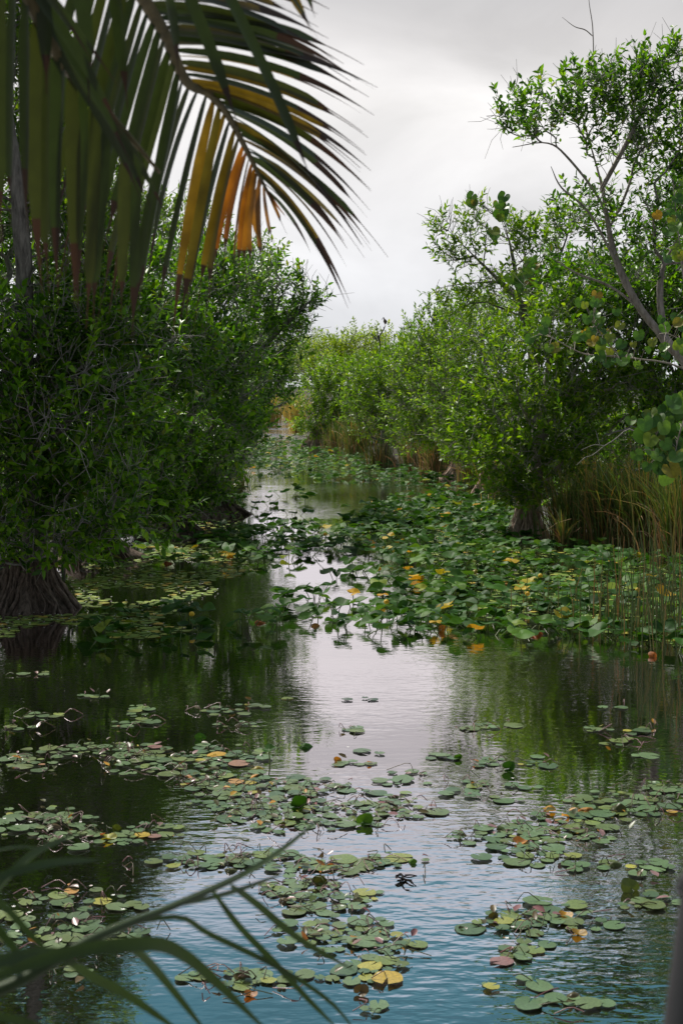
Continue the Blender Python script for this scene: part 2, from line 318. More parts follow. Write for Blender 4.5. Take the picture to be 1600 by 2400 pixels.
# ------------------------------------------------------------------ trees
def grow(trunks, att, r0, bf=.45, K=6, droop=.0):
    """connect every attractor to the cheapest node of the growing skeleton; returns branch chains and radii"""
    N, PL, PA = [], [], []
    tr = []
    for t in trunks:
        ids = []
        for i, p in enumerate(t):
            if i == 0 and N:
                j = int(np.argmin([np.linalg.norm(q - p) for q in N])); ids.append(j)
                if np.linalg.norm(N[j] - p) < .02: continue
            N.append(np.array(p, float)); par = ids[-1] if ids else -1
            PL.append(0 if par < 0 else PL[par] + np.linalg.norm(N[-1] - N[par])); PA.append(par); ids.append(len(N) - 1)
        tr.append(ids)
    ntr = len(N); tot = ntr + len(att) * (K - 1)
    NN = np.full((tot, 3), 1e6); NN[:ntr] = N; LL = np.zeros(tot); LL[:ntr] = PL; PP = np.full(tot, -1); PP[:ntr] = PA
    cnt = np.zeros(tot); m = ntr
    T0 = NN[:ntr]
    order = np.argsort(np.min(np.linalg.norm(att[:, None] - T0[None], axis=2), axis=1))
    chains = np.zeros((len(att), K), int)
    tt = np.linspace(0, 1, K)[1:, None]
    for c, ai in enumerate(order):
        p = att[ai]; d = np.linalg.norm(NN[:m] - p, axis=1)
        j = int(np.argmin(d + bf * LL[:m])); p0 = NN[j]; dl = d[j]
        pd = p0 - NN[PP[j]] if PP[j] >= 0 else np.array([0, 0, 1.]); pd = pd / (np.linalg.norm(pd) + 1e-6)
        c1 = p0 + (pd * .5 + (p - p0) / (dl + 1e-6) * .5) * dl * .4 + rng.normal(size=3) * dl * .05
        c2 = p - np.array([0, 0, .18]) * dl + rng.normal(size=3) * dl * .07
        q = (1 - tt) ** 3 * p0 + 3 * (1 - tt) ** 2 * tt * c1 + 3 * (1 - tt) * tt ** 2 * c2 + tt ** 3 * p
        NN[m:m + K - 1] = q; seg = dl / (K - 1)
        LL[m:m + K - 1] = LL[j] + seg * np.arange(1, K); PP[m:m + K - 1] = [j] + list(range(m, m + K - 2))
        chains[c] = [j] + list(range(m, m + K - 1)); cnt[m + K - 2] = 1; m += K - 1
    for i in range(m - 1, 0, -1):
        if PP[i] >= 0: cnt[PP[i]] += cnt[i]
    return NN, chains, order, cnt, tr
def flare(acc, base, r, h, top, seed, nr=26, mi=0, lean=(0, 0)):
    """buttressed swollen base with ropes of roots running down it"""
    g = np.random.default_rng(seed); nth, nz = 96, 14
    th = np.arange(nth) * 2 * math.pi / nth; ph = g.uniform(0, 6.28, 6)
    ridge = .20 * np.abs(np.sin(th * 3.5 + ph[0])) + .13 * np.sin(th * 7 + ph[1]) + .09 * np.sin(th * 13 + ph[2]) + .05 * np.sin(th * 21 + ph[3])
    ridge = ridge + .10 * np.abs(np.sin(th * 16 + 2 * np.sin(th * 3 + ph[4]) + ph[5])) + .05 * g.normal(size=nth) + .16 * np.sin(th * 2 + ph[1])
    V = []
    zz = np.concatenate([[-.35], np.linspace(-.05, h, nz - 1)])
    for z in zz:
        u = np.clip(z / h, 0, 1); R = top + (r - top) * (1 - u) ** 1.7
        rr = R * (1 + ridge * (1 - u * .55)) * (1 + .05 * np.sin(th * 9 + z * 14) + .03 * g.normal(size=nth))
        V.append(np.stack([base[0] + lean[0] * u + rr * np.cos(th), base[1] + lean[1] * u + rr * np.sin(th), np.full(nth, z)], -1))
    i = (np.arange(nz - 1) * nth)[:, None]; j = np.arange(nth)[None]
    acc.add(np.array(V), (np.stack([i + j, i + (j + 1) % nth, i + nth + (j + 1) % nth, i + nth + j], -1).reshape(-1, 4), mi))
    P = []
    for k in range(nr):
        t0 = g.uniform(0, 6.28); zt = g.uniform(.45, 1.05) * h; t1 = t0 + g.normal() * .25; e = g.uniform(.95, 1.35)
        pts = []
        for q in range(6):
            u = q / 5; z = zt * (1 - u) - .12 * u; v = np.clip(z / h, 0, 1); R = (top + (r - top) * (1 - v) ** 1.7) * (1.12 + (e - 1) * u) + .015
            t = t0 + (t1 - t0) * u + g.normal() * .04; pts.append((base[0] + lean[0] * v + R * math.cos(t), base[1] + lean[1] * v + R * math.sin(t), z))
        P.append(pts)
    P = np.array(P); rr = g.uniform(.2, 1.0, len(P))[:, None] ** 1.5 * .05 * (r / .6) * np.linspace(.7, 1, 6)[None]
    tubes(acc, P, rr, 5, mi)
def tree(name, label, lobes, trunks, d, r0=.12, base=None, mat='leaf_near', bark='bark', leaf=.14, dens=1.0, spray=13, bare=.18, fl=None, rootmat='root_dark', group=None, lod=None, seed=0, nlimit=1100, low=.25, cat='tree'):
    """lobes: (px, py, rx, ry [, ddepth, density]) ; trunks: lists of (px, py, ddepth)"""
    global rng
    rng = np.random.default_rng(1000 + seed)
    tw = [np.array([at(x, y, d + dd) for x, y, dd in t]) for t in trunks]
    tw = [spline(t, max(6, len(t) * 4)) for t in tw]
    A, LO = [], []
    far = (18.0 / d)
    for lb in lobes:
        px, py, rx, ry = lb[:4]; dd = lb[4] if len(lb) > 4 else 0; q = lb[5] if len(lb) > 5 else 1
        c = at(px, py, d + dd); sx = rx / F * d; sz = ry / F * d; sy = min(max(sx, sz) * .8, 2.2)
        n = int(min(nlimit, 120 * dens * q * (sx * sz + sx * sy + sz * sy) ** .95 * far ** 1.1)) + 8
        v = rdir(n); rr = rng.uniform(.25, 1, n) ** .45 * (1 + .16 * np.sin(v[:, 0] * 5 + v[:, 2] * 7 + seed) + .08 * rng.normal(size=n))
        p = c + v * rr[:, None] * np.array([sx, sy, sz]); A.append(p[p[:, 2] > low])
    A = np.concatenate(A)
    NN, ch, order, cnt, tr = grow(tw, A, r0)
    root = thing(name, label, cat, (base[0], base[1], 0) if base is not None else (tw[0][0][0], tw[0][0][1], 0), group)
    off = np.array(root.location); w = Acc(); mx = max(cnt.max(), 1)
    rf = np.maximum(.0048 * max(1, d / 26), r0 * (cnt / mx) ** .5)
    for t, ids in zip(tw, tr):
        p = np.array([NN[i] for i in ids]); r = np.maximum(rf[ids], .020 if seed == 11 and t is not tw[6] and t is not tw[7] else .009); r = np.maximum.accumulate(r[::-1])[::-1]
        if t is not tw[0]: r = np.minimum(r, r0 * .7)
        r = r * np.interp(np.linspace(0, 1, len(r)), [0, .5, 1], [1, 1, .25])
        tubes(w, p - off, r, 8, 0)
    R = rf[ch]; R[:, 0] = np.minimum(R[:, 0], R[:, 1] * 1.15)
    big = R[:, 0] > .02; P = NN[ch] - off
    if big.any(): tubes(w, P[big], R[big], 6, 0)
    tubes(w, P[~big], R[~big], 4 if d < 40 else 3, 1)
    if fl:
        f = Acc(); b = np.array(fl[0])[:2] - off[:2]; flare(f, (b[0], b[1]), fl[1], fl[2], fl[3], seed, fl[4] if len(fl) > 4 else 26)
        f.build('root_flare', [M[rootmat]], root)
    # leaves in sprays along each twig end
    if lod is None: lod = 0 if d < 36 else 1
    tip = NN[ch[:, -1]]; pre = NN[ch[:, -2]]
    keep = rng.uniform(size=len(tip)) > bare; keep0 = keep; tip, pre = tip[keep], pre[keep]
    n = len(tip); out = nrm(tip - tw[0][len(tw[0]) // 2]); tdir = nrm(nrm(tip - pre) * .5 + out * .35 + np.array([0, 0, .35]) + rdir(n) * .55)
    k = spray; sc = 1 if lod == 0 else min(1.9, max(1.0, (d / 36) ** .6))
    u = np.tile(np.linspace(-.35, 1, k), (n, 1)) + rng.normal(size=(n, k)) * .05
    tl = leaf * 2.2 * sc * rng.uniform(.7, 1.3, (n, 1))
    base_p = tip[:, None] + tdir[:, None] * (u * tl)[..., None]
    az = (np.arange(k)[None] * 2.4 + rng.uniform(0, 6.28, (n, 1)))
    ax = nrm(np.cross(tdir, np.array([.3, .2, .93]))); ay = np.cross(tdir, ax)
    rdl = ax[:, None] * np.cos(az)[..., None] + ay[:, None] * np.sin(az)[..., None]
    sp = (.95 - .55 * np.clip(u, 0, 1))[..., None]
    D = nrm(rdl * sp + tdir[:, None] * .65 + rng.normal(size=(n, k, 3)) * .22).reshape(-1, 3)
    U = nrm(np.array([0, 0, 1.0]) + rng.normal(size=D.shape) * .45 - .2 * np.tile(out[:, None], (1, k, 1)).reshape(-1, 3))
    Ls = leaf * sc * rng.uniform(.6, 1.15, len(D))
    if d < 60:                               # the stems that carry the sprays
        Pst = np.stack([tip, tip + tdir * tl * .5 - [0, 0, .01], tip + tdir * tl], 1) - off
        tubes(w, Pst, np.full((n, 3), .0032 * max(1, d / 30)), 3, 1)
    if d < 48:                               # leafless forked twigs
        bt = NN[ch[:, -1]][~keep0]; bp = NN[ch[:, -2]][~keep0]
        if len(bt):
            bd = np.repeat(nrm(bt - bp), 4, 0); q = np.repeat(bt, 4, 0); e = nrm(bd * .6 + rdir(len(q), .15) * .8) * rng.uniform(.2, .6, (len(q), 1))
            Pb = np.stack([q, q + e * .5 + rng.normal(size=e.shape) * .03, q + e + rng.normal(size=e.shape) * .06], 1) - off
            tubes(w, Pb, np.tile([.0052, .0042, .0028], (len(q), 1)) * max(1, d / 26), 3, 1)
    w.build('trunk', [M[bark], M['twig']], root)
    c = Acc(); leaves(c, base_p.reshape(-1, 3) - off, D, U, Ls, Ls * rng.uniform(.38, .5, len(D)), rng.uniform(.05, .4, len(D)), .38, 0, lod)
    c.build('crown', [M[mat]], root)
    return root

def G(px, py): return ground(px, py)
# ---- left bank, near to far
b = G(70, 1425); d = float(b[1])
tree('pond_apple_tree', 'large dark pond apple at the far left with a broad root-draped base in the water', 
     [(40, 1130, 170, 130, .2, .8), (190, 1265, 60, 45, -.3, .5), (150, 1010, 190, 150, -.2), (60, 850, 190, 150, .2), (230, 850, 160, 140, .3), (230, 1180, 110, 90, -.4, .8), (20, 640, 150, 150, 2.2, .7), (190, 720, 130, 110, .5, .8), (60, 1270, 120, 60, -.5, .6), (-120, 950, 180, 350, 0, .6), (200, 560, 120, 110, .9, .6), (60, 480, 110, 110, 2.2, .5)],
     [[(70, 1425, 0), (80, 1250, .1), (70, 1000, .1), (66, 720, .2), (50, 560, .3), (40, 420, .3), (22, 280, .4), (10, 160, .4)],
      [(70, 1000, .1), (150, 900, -.3), (260, 840, -.3)], [(66, 760, .2), (150, 760, .3), (300, 660, .3), (380, 560, .3)], [(70, 1000, .1), (-20, 900, -.4), (-100, 830, 0)]],
     d, .17, b, fl=(b, .46, .62, .26, 90), seed=1, bare=.24)
b2 = G(45, 1405)
tree('leafy_tree', 'tall thin-leaved tree with a grey trunk behind the palm leaflets',
     [(40, 150, 110, 90, .9, .8), (60, 330, 140, 100, 1.0, .8), (-30, 60, 160, 150, .9, .9), (150, 470, 130, 100, 1.0, .8), (190, 330, 90, 80, 1.2, .6), (40, -120, 200, 120, .5, .8), (-120, 350, 150, 250, 1.2, .8)],
     [[(35, 1100, .9), (58, 700, .5), (48, 520, .4), (38, 400, .4), (22, 280, .4), (8, 120, .4), (0, 0, .4)], [(22, 280, .4), (60, 200, .2), (110, 150, .2)]],
     d - .2, .12, mat='leaf_mid', bark='bark', bare=.3, seed=2)
b = G(225, 1312); d = float(b[1])
tree('pond_apple_tree', 'dark pond apple behind the leftmost base with thin roots fanning to the water',
     [(300, 1120, 130, 120, -.3), (290, 1225, 70, 45, -.3, .5), (390, 1190, 60, 45, -.2, .6), (330, 960, 170, 130), (250, 780, 170, 140, .3), (400, 820, 130, 120, 0), (360, 680, 140, 110, .6, .8), (250, 640, 120, 100, .8, .8), (350, 1200, 80, 60, -.5, .7)],
     [[(225, 1312, 0), (235, 1180, .1), (270, 980, .2), (290, 800, .3), (300, 660, .4)], [(270, 980, .2), (360, 900, 0), (450, 830, 0)]], d, .15, b, fl=(b, .5, .7, .16, 46), seed=3, bare=.24)
b = G(405, 1258); d = float(b[1])
tree('pond_apple_tree', 'dark pond apple with looping roots between the root fan and the far left bend',
     [(410, 1120, 110, 90, -.2), (450, 1190, 60, 35, -.2, .6), (490, 1120, 50, 60, -.1, .7), (470, 1000, 130, 110, -.2), (430, 850, 140, 130, .2), (540, 860, 110, 110, .3), (450, 690, 130, 100, .6, .8), (520, 640, 100, 80, .8, .8)],
     [[(405, 1258, 0), (420, 1130, 0), (450, 960, .2), (470, 800, .3), (480, 680, .5)], [(450, 960, .2), (540, 880, .1), (600, 800, .1)]], d, .14, b, fl=(b, .55, .6, .15, 40), seed=4, bare=.24)
b = G(508, 1205); d = float(b[1])
tree('pond_apple_tree', 'pond apple leaning over open water at the left bend, its top reaching into the sky',
     [(505, 1120, 50, 60, -.4, .9), (520, 1165, 35, 28, -.2, .6), (540, 1010, 80, 90, -.4), (590, 910, 80, 90, -.2), (620, 800, 90, 90, 0), (650, 710, 90, 70, .3, .8), (715, 690, 60, 40, 0, .35), (600, 650, 90, 60, .6, .7), (700, 760, 50, 45, .1, .4)],
     [[(508, 1205, 0), (520, 1100, 0), (560, 960, 0), (600, 830, .1), (640, 730, .2)], [(600, 830, .1), (690, 740, 0), (745, 690, 0), (772, 675, 0)]], d, .14, b, fl=(b, .55, .5, .15, 34), seed=5, mat='leaf_near', bare=.28)
b = G(535, 1150); d = float(b[1])
tree('pond_apple_tree', 'small pond apple behind the left bend, its low branches dipping to the water',
     [(545, 1065, 45, 50, -.3), (590, 985, 45, 60, -.2), (635, 890, 50, 70, 0), (660, 800, 60, 70, .3), (560, 880, 90, 130, 2)],
     [[(535, 1150, 0), (555, 1060, 0), (600, 930, 0), (640, 820, 0)]], d, .12, b, seed=6, mat='leaf_near')
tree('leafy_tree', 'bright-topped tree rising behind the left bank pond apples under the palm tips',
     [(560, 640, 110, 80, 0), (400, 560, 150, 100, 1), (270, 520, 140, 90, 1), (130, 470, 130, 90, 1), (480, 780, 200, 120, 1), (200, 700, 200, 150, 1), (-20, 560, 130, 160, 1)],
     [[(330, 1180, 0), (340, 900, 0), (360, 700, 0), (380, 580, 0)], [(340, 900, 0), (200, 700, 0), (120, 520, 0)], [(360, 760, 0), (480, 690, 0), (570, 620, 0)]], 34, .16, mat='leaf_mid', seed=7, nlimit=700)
# ---- right bank, near to far
b = at(1640, 1300, 23.5); d = 23.5
tree('leaning_tree', 'tall tree on the right bank whose pale limbs lean left, sparse crown against the sky',
     [(1250, 265, 90, 65, 0, .75), (1370, 230, 90, 70, 0, .8), (1480, 200, 90, 75, .2, .8), (1570, 170, 80, 60, .2, .8), (1560, 290, 110, 80, .3, .8), (1450, 330, 90, 70, 0, .5), (1390, 500, 100, 60, .2, .5), (1560, 470, 90, 120, .4, .6), (1480, 600, 120, 90, .5, .6), (1680, 400, 120, 250, .5, .6)],
     [[(1660, 1200, .2), (1625, 900, 0), (1560, 800, 0), (1500, 725, 0), (1455, 640, 0), (1430, 560, .1), (1410, 440, .2), (1380, 330, .2), (1345, 200, .2)],
      [(1430, 560, .1), (1405, 470, .1), (1330, 370, 0), (1280, 335, 0), (1200, 345, 0)], [(1410, 440, .1), (1470, 330, .1), (1520, 230, .2), (1560, 170, .2)],
      [(1500, 725, 0), (1430, 672, -.1), (1350, 640, -.2), (1285, 600, -.2)], [(1560, 800, 0), (1545, 700, .1), (1555, 620, .2), (1600, 540, .3)], [(1455, 640, 0), (1380, 500, -.1), (1315, 440, -.1), (1290, 390, -.1)],
      [(1345, 200, .2), (1385, 150, .2), (1388, 70, .2), (1380, 10, .2), (1376, -40, .2)], [(1388, 85, .2), (1370, 70, .2), (1345, 62, .2), (1316, 40, .2)]],
     d, .085, bark='bark_red', bare=.22, mat='leaf_near', leaf=.13, seed=11, dens=1.05)
b = G(1235, 1258); d = float(b[1])
tree('pond_apple_tree', 'pond apple with a fluted pale brown base standing between lily leaves and sawgrass',
     [(1180, 1060, 90, 70, -.4, .9), (1175, 1140, 60, 45, -.3, .7), (1245, 1165, 50, 30, -.5, .7), (1300, 1120, 70, 50, -.2, .7), (1110, 1000, 60, 80, .2), (1290, 1010, 110, 90, -.2), (1250, 900, 150, 110, .2), (1370, 880, 120, 110, .4), (1240, 1130, 60, 40, -.3, .7), (1340, 1050, 90, 60, -.2, .7), (1470, 950, 120, 110, .6, .8), (1300, 780, 130, 90, .6)],
     [[(1240, 1258, 0), (1255, 1130, 0), (1270, 960, .1), (1290, 800, .2), (1300, 720, .3)], [(1270, 960, .1), (1370, 880, .1), (1470, 820, .2)], [(1262, 1050, 0), (1190, 1000, -.2), (1150, 960, -.3)]], d, .15, b, rootmat='root', fl=((b[0], b[1]), .33, .8, .15, 22), mat='leaf_mid', bark='bark_red', seed=12)
b = at(1430, 1250, 28.5)
tree('pond_apple_tree', 'pond apple thicket tree behind the tall sawgrass under the pale limbs', 
     [(1450, 760, 150, 110, 0), (1560, 830, 110, 130, 0), (1400, 680, 140, 90, .4), (1530, 690, 120, 100, .6), (1580, 1000, 90, 100, -.5, .8), (1480, 1050, 100, 60, 0, .6), (1640, 700, 120, 250, .5)],
     [[(1540, 1240, 0), (1545, 1050, 0), (1530, 880, 0), (1500, 740, 0)], [(1530, 880, 0), (1440, 780, 0), (1380, 700, 0)], [(1545, 1050, 0), (1590, 900, 0), (1600, 800, 0)]], 27.5, .14, mat='leaf_near', seed=13)
b = G(1140, 1158); d = float(b[1])
tree('pond_apple_tree', 'pond apple with a small red-brown base just left of the fluted one',
     [(1100, 1030, 70, 60, -.4), (1105, 1070, 60, 30, -.3, .8), (1180, 1085, 50, 40, 0), (1060, 920, 90, 80, -.2), (1080, 1010, 70, 60, -.6), (1130, 960, 80, 70, -.6), (1150, 900, 90, 90, 0), (1120, 820, 100, 80, .3), (1200, 770, 90, 80, .4)],
     [[(1140, 1158, 0), (1135, 1060, 0), (1120, 920, 0), (1130, 790, 0)]], d, .13, b, rootmat='root', fl=(b, .28, .75, .12, 18), mat='leaf_mid', seed=14)
tree('wispy_tree', 'thin-branched tree with wispy leaf sprays standing out against the sky right of centre',
     [(1050, 545, 45, 40, 0, .45), (1090, 590, 50, 40, 0, .45), (1120, 510, 40, 40, 0, .4), (1040, 590, 35, 20, 0, .4), (1190, 560, 60, 45, 0, .5), (1260, 560, 70, 60, 0, .6), (1320, 520, 50, 40, 0, .5), (1190, 680, 100, 50, 0, .7), (1300, 660, 110, 60, 0, .8), (1080, 705, 55, 35, 0, .5)],
     [[(1260, 1150, 0), (1250, 850, 0), (1220, 720, 0), (1170, 660, 0), (1110, 600, 0), (1050, 540, 0)], [(1170, 660, 0), (1090, 665, 0), (1030, 675, 0), (1000, 690, 0)], [(1220, 720, 0), (1200, 600, 0), (1180, 520, 0)], [(1220, 720, 0), (1300, 620, 0), (1340, 520, 0)], [(1110, 600, 0), (1050, 610, 0), (1012, 590, 0)]],
     33, .12, mat='leaf_mid', leaf=.15, bare=.25, seed=15)
b = G(1075, 1120); d = float(b[1])
tree('pond_apple_tree', 'pond apple with a pale spreading base where the right bank meets the leaf raft',
     [(1030, 990, 70, 60, -.5), (1045, 1030, 60, 30, -.3, .8), (960, 960, 70, 70, -.4), (980, 1015, 50, 40, 0), (990, 900, 80, 80, -.2), (1060, 850, 100, 80, 0), (1000, 830, 80, 60, .5), (1110, 765, 90, 70, .8)],
     [[(1075, 1120, 0), (1065, 1020, 0), (1040, 900, 0), (1040, 780, 0)]], d, .14, b, rootmat='root', fl=(b, .42, .7, .14, 18), mat='leaf_mid', seed=16)
b = G(897, 1088); d = float(b[1])
tree('pond_apple_tree', 'rounded pond apple on a pale fluted base midway along the right bank',
     [(900, 1000, 70, 50, -.6, .9), (950, 985, 60, 40, .3), (840, 950, 50, 40, .5), (880, 930, 80, 60, -.3), (940, 890, 90, 60, 0), (890, 880, 90, 40, .3), (980, 840, 80, 55, .6)],
     [[(897, 1088, 0), (900, 1010, 0), (910, 910, 0), (920, 820, 0)]], d, .14, b, rootmat='root', fl=(b, .42, .75, .16, 18), mat='leaf_mid', seed=17)
tree('pond_apple_tree', 'leafy tree crowning the right bank skyline beside the perched bird',
     [(985, 765, 45, 35, 0, .6), (1035, 730, 55, 35, 0, .6), (1070, 770, 80, 50, 0), (945, 845, 60, 35, 0), (1010, 850, 100, 60, 0)],
     [[(1010, 1080, 0), (1005, 930, 0), (1000, 840, 0), (1010, 760, 0)], [(1000, 840, 0), (960, 790, 0), (935, 760, 0)]], 58, .14, mat='leaf_mid', seed=18, leaf=.14)
b = G(745, 1048); d = float(b[1])
tree('pond_apple_tree', 'bushy pond apple at the end of the right bank on dark stilted roots',
     [(740, 985, 55, 40, -.6), (770, 1015, 40, 25, -.8), (715, 1000, 25, 28, -.5), (730, 930, 55, 50, -.4), (790, 920, 70, 60, -.2), (775, 880, 70, 42, .2), (830, 890, 70, 50, .4), (820, 970, 50, 40, 0)],
     [[(745, 1048, 0), (750, 990, 0), (765, 920, 0), (780, 850, 0)]], d, .14, b, rootmat='root', fl=((b[0] + .1, b[1]), .65, 1.1, .3, 40), mat='leaf_mid', seed=19, leaf=.13)
tree('leafy_tree', 'pale green rounded tree behind the bushy right bank end',
     [(760, 840, 70, 45, 0), (840, 825, 80, 50, 0), (900, 830, 80, 50, 0), (800, 890, 100, 50, 0), (700, 850, 50, 45, 0)],
     [[(800, 985, 0), (800, 900, 0), (810, 830, 0)], [(800, 900, 0), (740, 850, 0)]], 88, .16, mat='leaf_far', seed=20)
tree('leafy_tree', 'yellowish far tree closing the channel behind the golden grass',
     [(650, 855, 50, 40, 0), (700, 835, 50, 40, 0), (620, 870, 50, 50, 0), (740, 825, 60, 35, 0), (570, 850, 80, 60, 0)],
     [[(660, 960, 0), (665, 890, 0), (690, 830, 0)], [(665, 890, 0), (610, 850, 0)]], 125, .18, mat='leaf_far', seed=21)
tree('leafy_tree', 'low pale tree on the far skyline in the gap left of the bird',
     [(780, 815, 55, 25, 0), (720, 815, 45, 25, 0), (850, 812, 60, 30, 0), (780, 860, 120, 40, 0)],
     [[(780, 950, 0), (785, 880, 0), (780, 810, 0)], [(785, 880, 0), (720, 820, 0)]], 140, .18, mat='leaf_far', seed=22)
# ---- dark understory inland of the front trees
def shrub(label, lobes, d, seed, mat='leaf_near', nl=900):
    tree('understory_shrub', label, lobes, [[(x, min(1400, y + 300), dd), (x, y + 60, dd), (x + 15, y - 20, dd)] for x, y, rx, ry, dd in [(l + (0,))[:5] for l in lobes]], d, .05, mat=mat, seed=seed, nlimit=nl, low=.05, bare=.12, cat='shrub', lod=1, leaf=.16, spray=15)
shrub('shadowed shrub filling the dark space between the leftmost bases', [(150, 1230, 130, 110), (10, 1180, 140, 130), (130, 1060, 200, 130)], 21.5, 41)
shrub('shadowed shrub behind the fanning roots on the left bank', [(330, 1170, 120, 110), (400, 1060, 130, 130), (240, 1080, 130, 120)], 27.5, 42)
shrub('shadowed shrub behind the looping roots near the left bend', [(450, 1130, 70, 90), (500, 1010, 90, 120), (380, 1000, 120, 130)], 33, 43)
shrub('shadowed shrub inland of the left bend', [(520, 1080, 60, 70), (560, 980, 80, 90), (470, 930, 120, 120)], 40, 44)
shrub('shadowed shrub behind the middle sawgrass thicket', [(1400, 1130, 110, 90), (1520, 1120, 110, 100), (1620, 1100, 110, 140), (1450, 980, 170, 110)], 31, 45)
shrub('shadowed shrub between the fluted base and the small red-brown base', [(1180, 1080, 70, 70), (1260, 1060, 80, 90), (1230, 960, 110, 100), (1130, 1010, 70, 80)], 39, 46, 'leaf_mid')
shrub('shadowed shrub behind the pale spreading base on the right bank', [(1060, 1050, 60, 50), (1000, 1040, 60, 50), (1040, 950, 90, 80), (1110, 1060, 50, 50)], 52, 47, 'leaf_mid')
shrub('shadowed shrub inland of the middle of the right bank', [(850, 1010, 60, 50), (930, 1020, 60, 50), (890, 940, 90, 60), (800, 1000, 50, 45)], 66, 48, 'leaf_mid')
rng = np.random.default_rng(77)
ORD = 'first second third fourth fifth sixth seventh eighth ninth tenth eleventh twelfth'.split()
def ordn(i):                                 # spelled ordinals
    tens = {20: 'twentieth', 30: 'thirtieth', 40: 'fortieth', 50: 'fiftieth'}
    teens = 'thirteenth fourteenth fifteenth sixteenth seventeenth eighteenth nineteenth'.split()
    if i <= 12: return ORD[i - 1]
    if i < 20: return teens[i - 13]
    if i % 10 == 0: return tens.get(i, str(i))
    return {2: 'twenty', 3: 'thirty', 4: 'forty', 5: 'fifty'}[i // 10] + '-' + ORD[i % 10 - 1]
def rowlabels(items, where, what, rowh):
    """items: dicts with px, py, look ; a label by row (counted from the viewer) and place in the row"""
    if not items: return
    ys = sorted({int(-it['py'] // rowh) for it in items}); rows = {v: i + 1 for i, v in enumerate(ys)}
    by = {}
    for it in items: by.setdefault(rows[int(-it['py'] // rowh)], []).append(it)
    for r, L in by.items():
        L.sort(key=lambda it: it['px'])
        for k, it in enumerate(L):
            if len(ys) == 1: it['label'] = f"{it['look']} {what}, {ordn(k + 1)} from left {where}"
            elif len(L) == 1: it['label'] = f"{it['look']} {what} alone in {ordn(r)} row {where}"
            else: it['label'] = f"{it['look']} {what}, {ordn(k + 1)} from left in {ordn(r)} row {where}"
            if len(it['label'].split()) > 16: it['label'] = it['label'].replace(it['look'] + ' ', it['look'].split()[-1] + ' ')
            if len(it['label'].split()) > 16: print('LONG', it['label'])

# ------------------------------------------------------------------ sawgrass
def blades(acc, base, n, spread, hmin, hmax, width, bend, mi=0, K=7, lean=(0, 0)):
    ang = rng.uniform(0, 6.28, n); rr = np.abs(rng.normal(size=n)) * .5
    P0 = np.stack([base[0] + np.cos(ang) * rr * spread[0], base[1] + np.sin(ang) * rr * spread[1], np.full(n, base[2])], -1)
    H = rng.uniform(hmin, hmax, n); az = ang + rng.normal(size=n) * .8; bd = np.abs(rng.normal(size=n)) * bend + .05
    t = np.linspace(0, 1, K)[None, :, None]
    dirh = np.stack([np.cos(az) + lean[0], np.sin(az) + lean[1], 0 * az], -1)[:, None]
    P = P0[:, None] + np.array([0, 0, 1.0]) * (H[:, None, None] * (t - .38 * np.minimum(bd, 1.8)[:, None, None] * t ** 3)) + dirh * (H * bd)[:, None, None] * t ** 2 * .8
    T = nrm(np.gradient(P, axis=1)); face = rng.uniform(0, 6.28, n); sd = np.stack([np.cos(face), np.sin(face), 0 * face], -1)[:, None]
    sd = nrm(sd - (sd * T).sum(-1, keepdims=True) * T)
    w = width * rng.uniform(.6, 1.3, n)[:, None, None] * np.array([.8, 1, 1, .95, .8, .5, .05])[None, :K, None] * .5
    V = np.stack([P - sd * w, P + sd * w], 2)
    b = (np.arange(n) * K * 2)[:, None]; i = (np.arange(K - 1) * 2)[None]
    Q = np.stack([b + i, b + i + 1, b + i + 3, b + i + 2], -1).reshape(-1, 4); acc.add(V, (Q, mi))
def clump(label, px, py, hp, spreadp, n, dry=.25, gold=False, width=.02, name='sawgrass_clump', bend=.35, z=None, drybend=.65):
    b = ground(px, py); d = b[1]; h = hp / F * d; s = spreadp / F * d
    root = thing(name, label, 'grass clump', (b[0], b[1], 0), 'clumps of tall grass along the banks')
    wd = max(width, .55 / (F * 682 / 1600) * d)
    n = int(n * 1.8); a = Acc(); blades(a, (0, 0, -.05), n, (s, s * .8), h * .55, h * 1.15, wd, bend); a.build('blade', [M['grass_gold' if gold else 'grass']], root)
    if dry: a = Acc(); blades(a, (0, 0, -.05), int(n * dry * .7), (s * 1.05, s * .8), h * .25, h * .75, wd * .75, drybend); a.build('dry_blade', [M['grass_dry']], root)
for spec in [('tall sawgrass clump right of the fluted tree base', 1330, 1270, 190, 60, 150, .5), ('wide dense sawgrass clump with arching orange blades in the middle of the right thicket', 1420, 1275, 230, 75, 200, .6),
             ('sawgrass clump under the large round leaves at the right edge', 1510, 1285, 240, 75, 190, .6), ('sawgrass clump cut by the right edge of the picture', 1590, 1310, 260, 70, 170, .5),
             ('thin sawgrass behind the thicket, left of the pale bare branch', 1380, 1225, 220, 70, 130, .3), ('rear sawgrass standing below the large round leaves', 1500, 1230, 230, 80, 150, .3),
             ('small yellowish reed tuft beside the fluted tree base', 1318, 1285, 110, 14, 30, .6), ('short sawgrass tuft between the fluted base and the small red-brown base', 1175, 1185, 140, 40, 80, .6)]:
    clump(*spec)
for spec in [('upright sawgrass clump left of the pale fluted base midway along the bank', 835, 1070, 120, 45, 150, .5), ('brown grass clump against the bushy end of the right bank', 785, 1055, 75, 35, 90, .9),
             ('short brown grass clump hiding the foot of the pale fluted base midway along the bank', 890, 1092, 70, 40, 80, .9), ('sawgrass clump right of the pale fluted base midway along the bank', 970, 1098, 125, 45, 150, .6), ('sawgrass clump with fallen brown blades left of the pale spreading base', 1020, 1112, 130, 40, 140, .9),
             ('sawgrass clump between the pale spreading base and the small red-brown base', 1105, 1140, 130, 40, 120, .5)]:
    clump(*spec, width=.025)
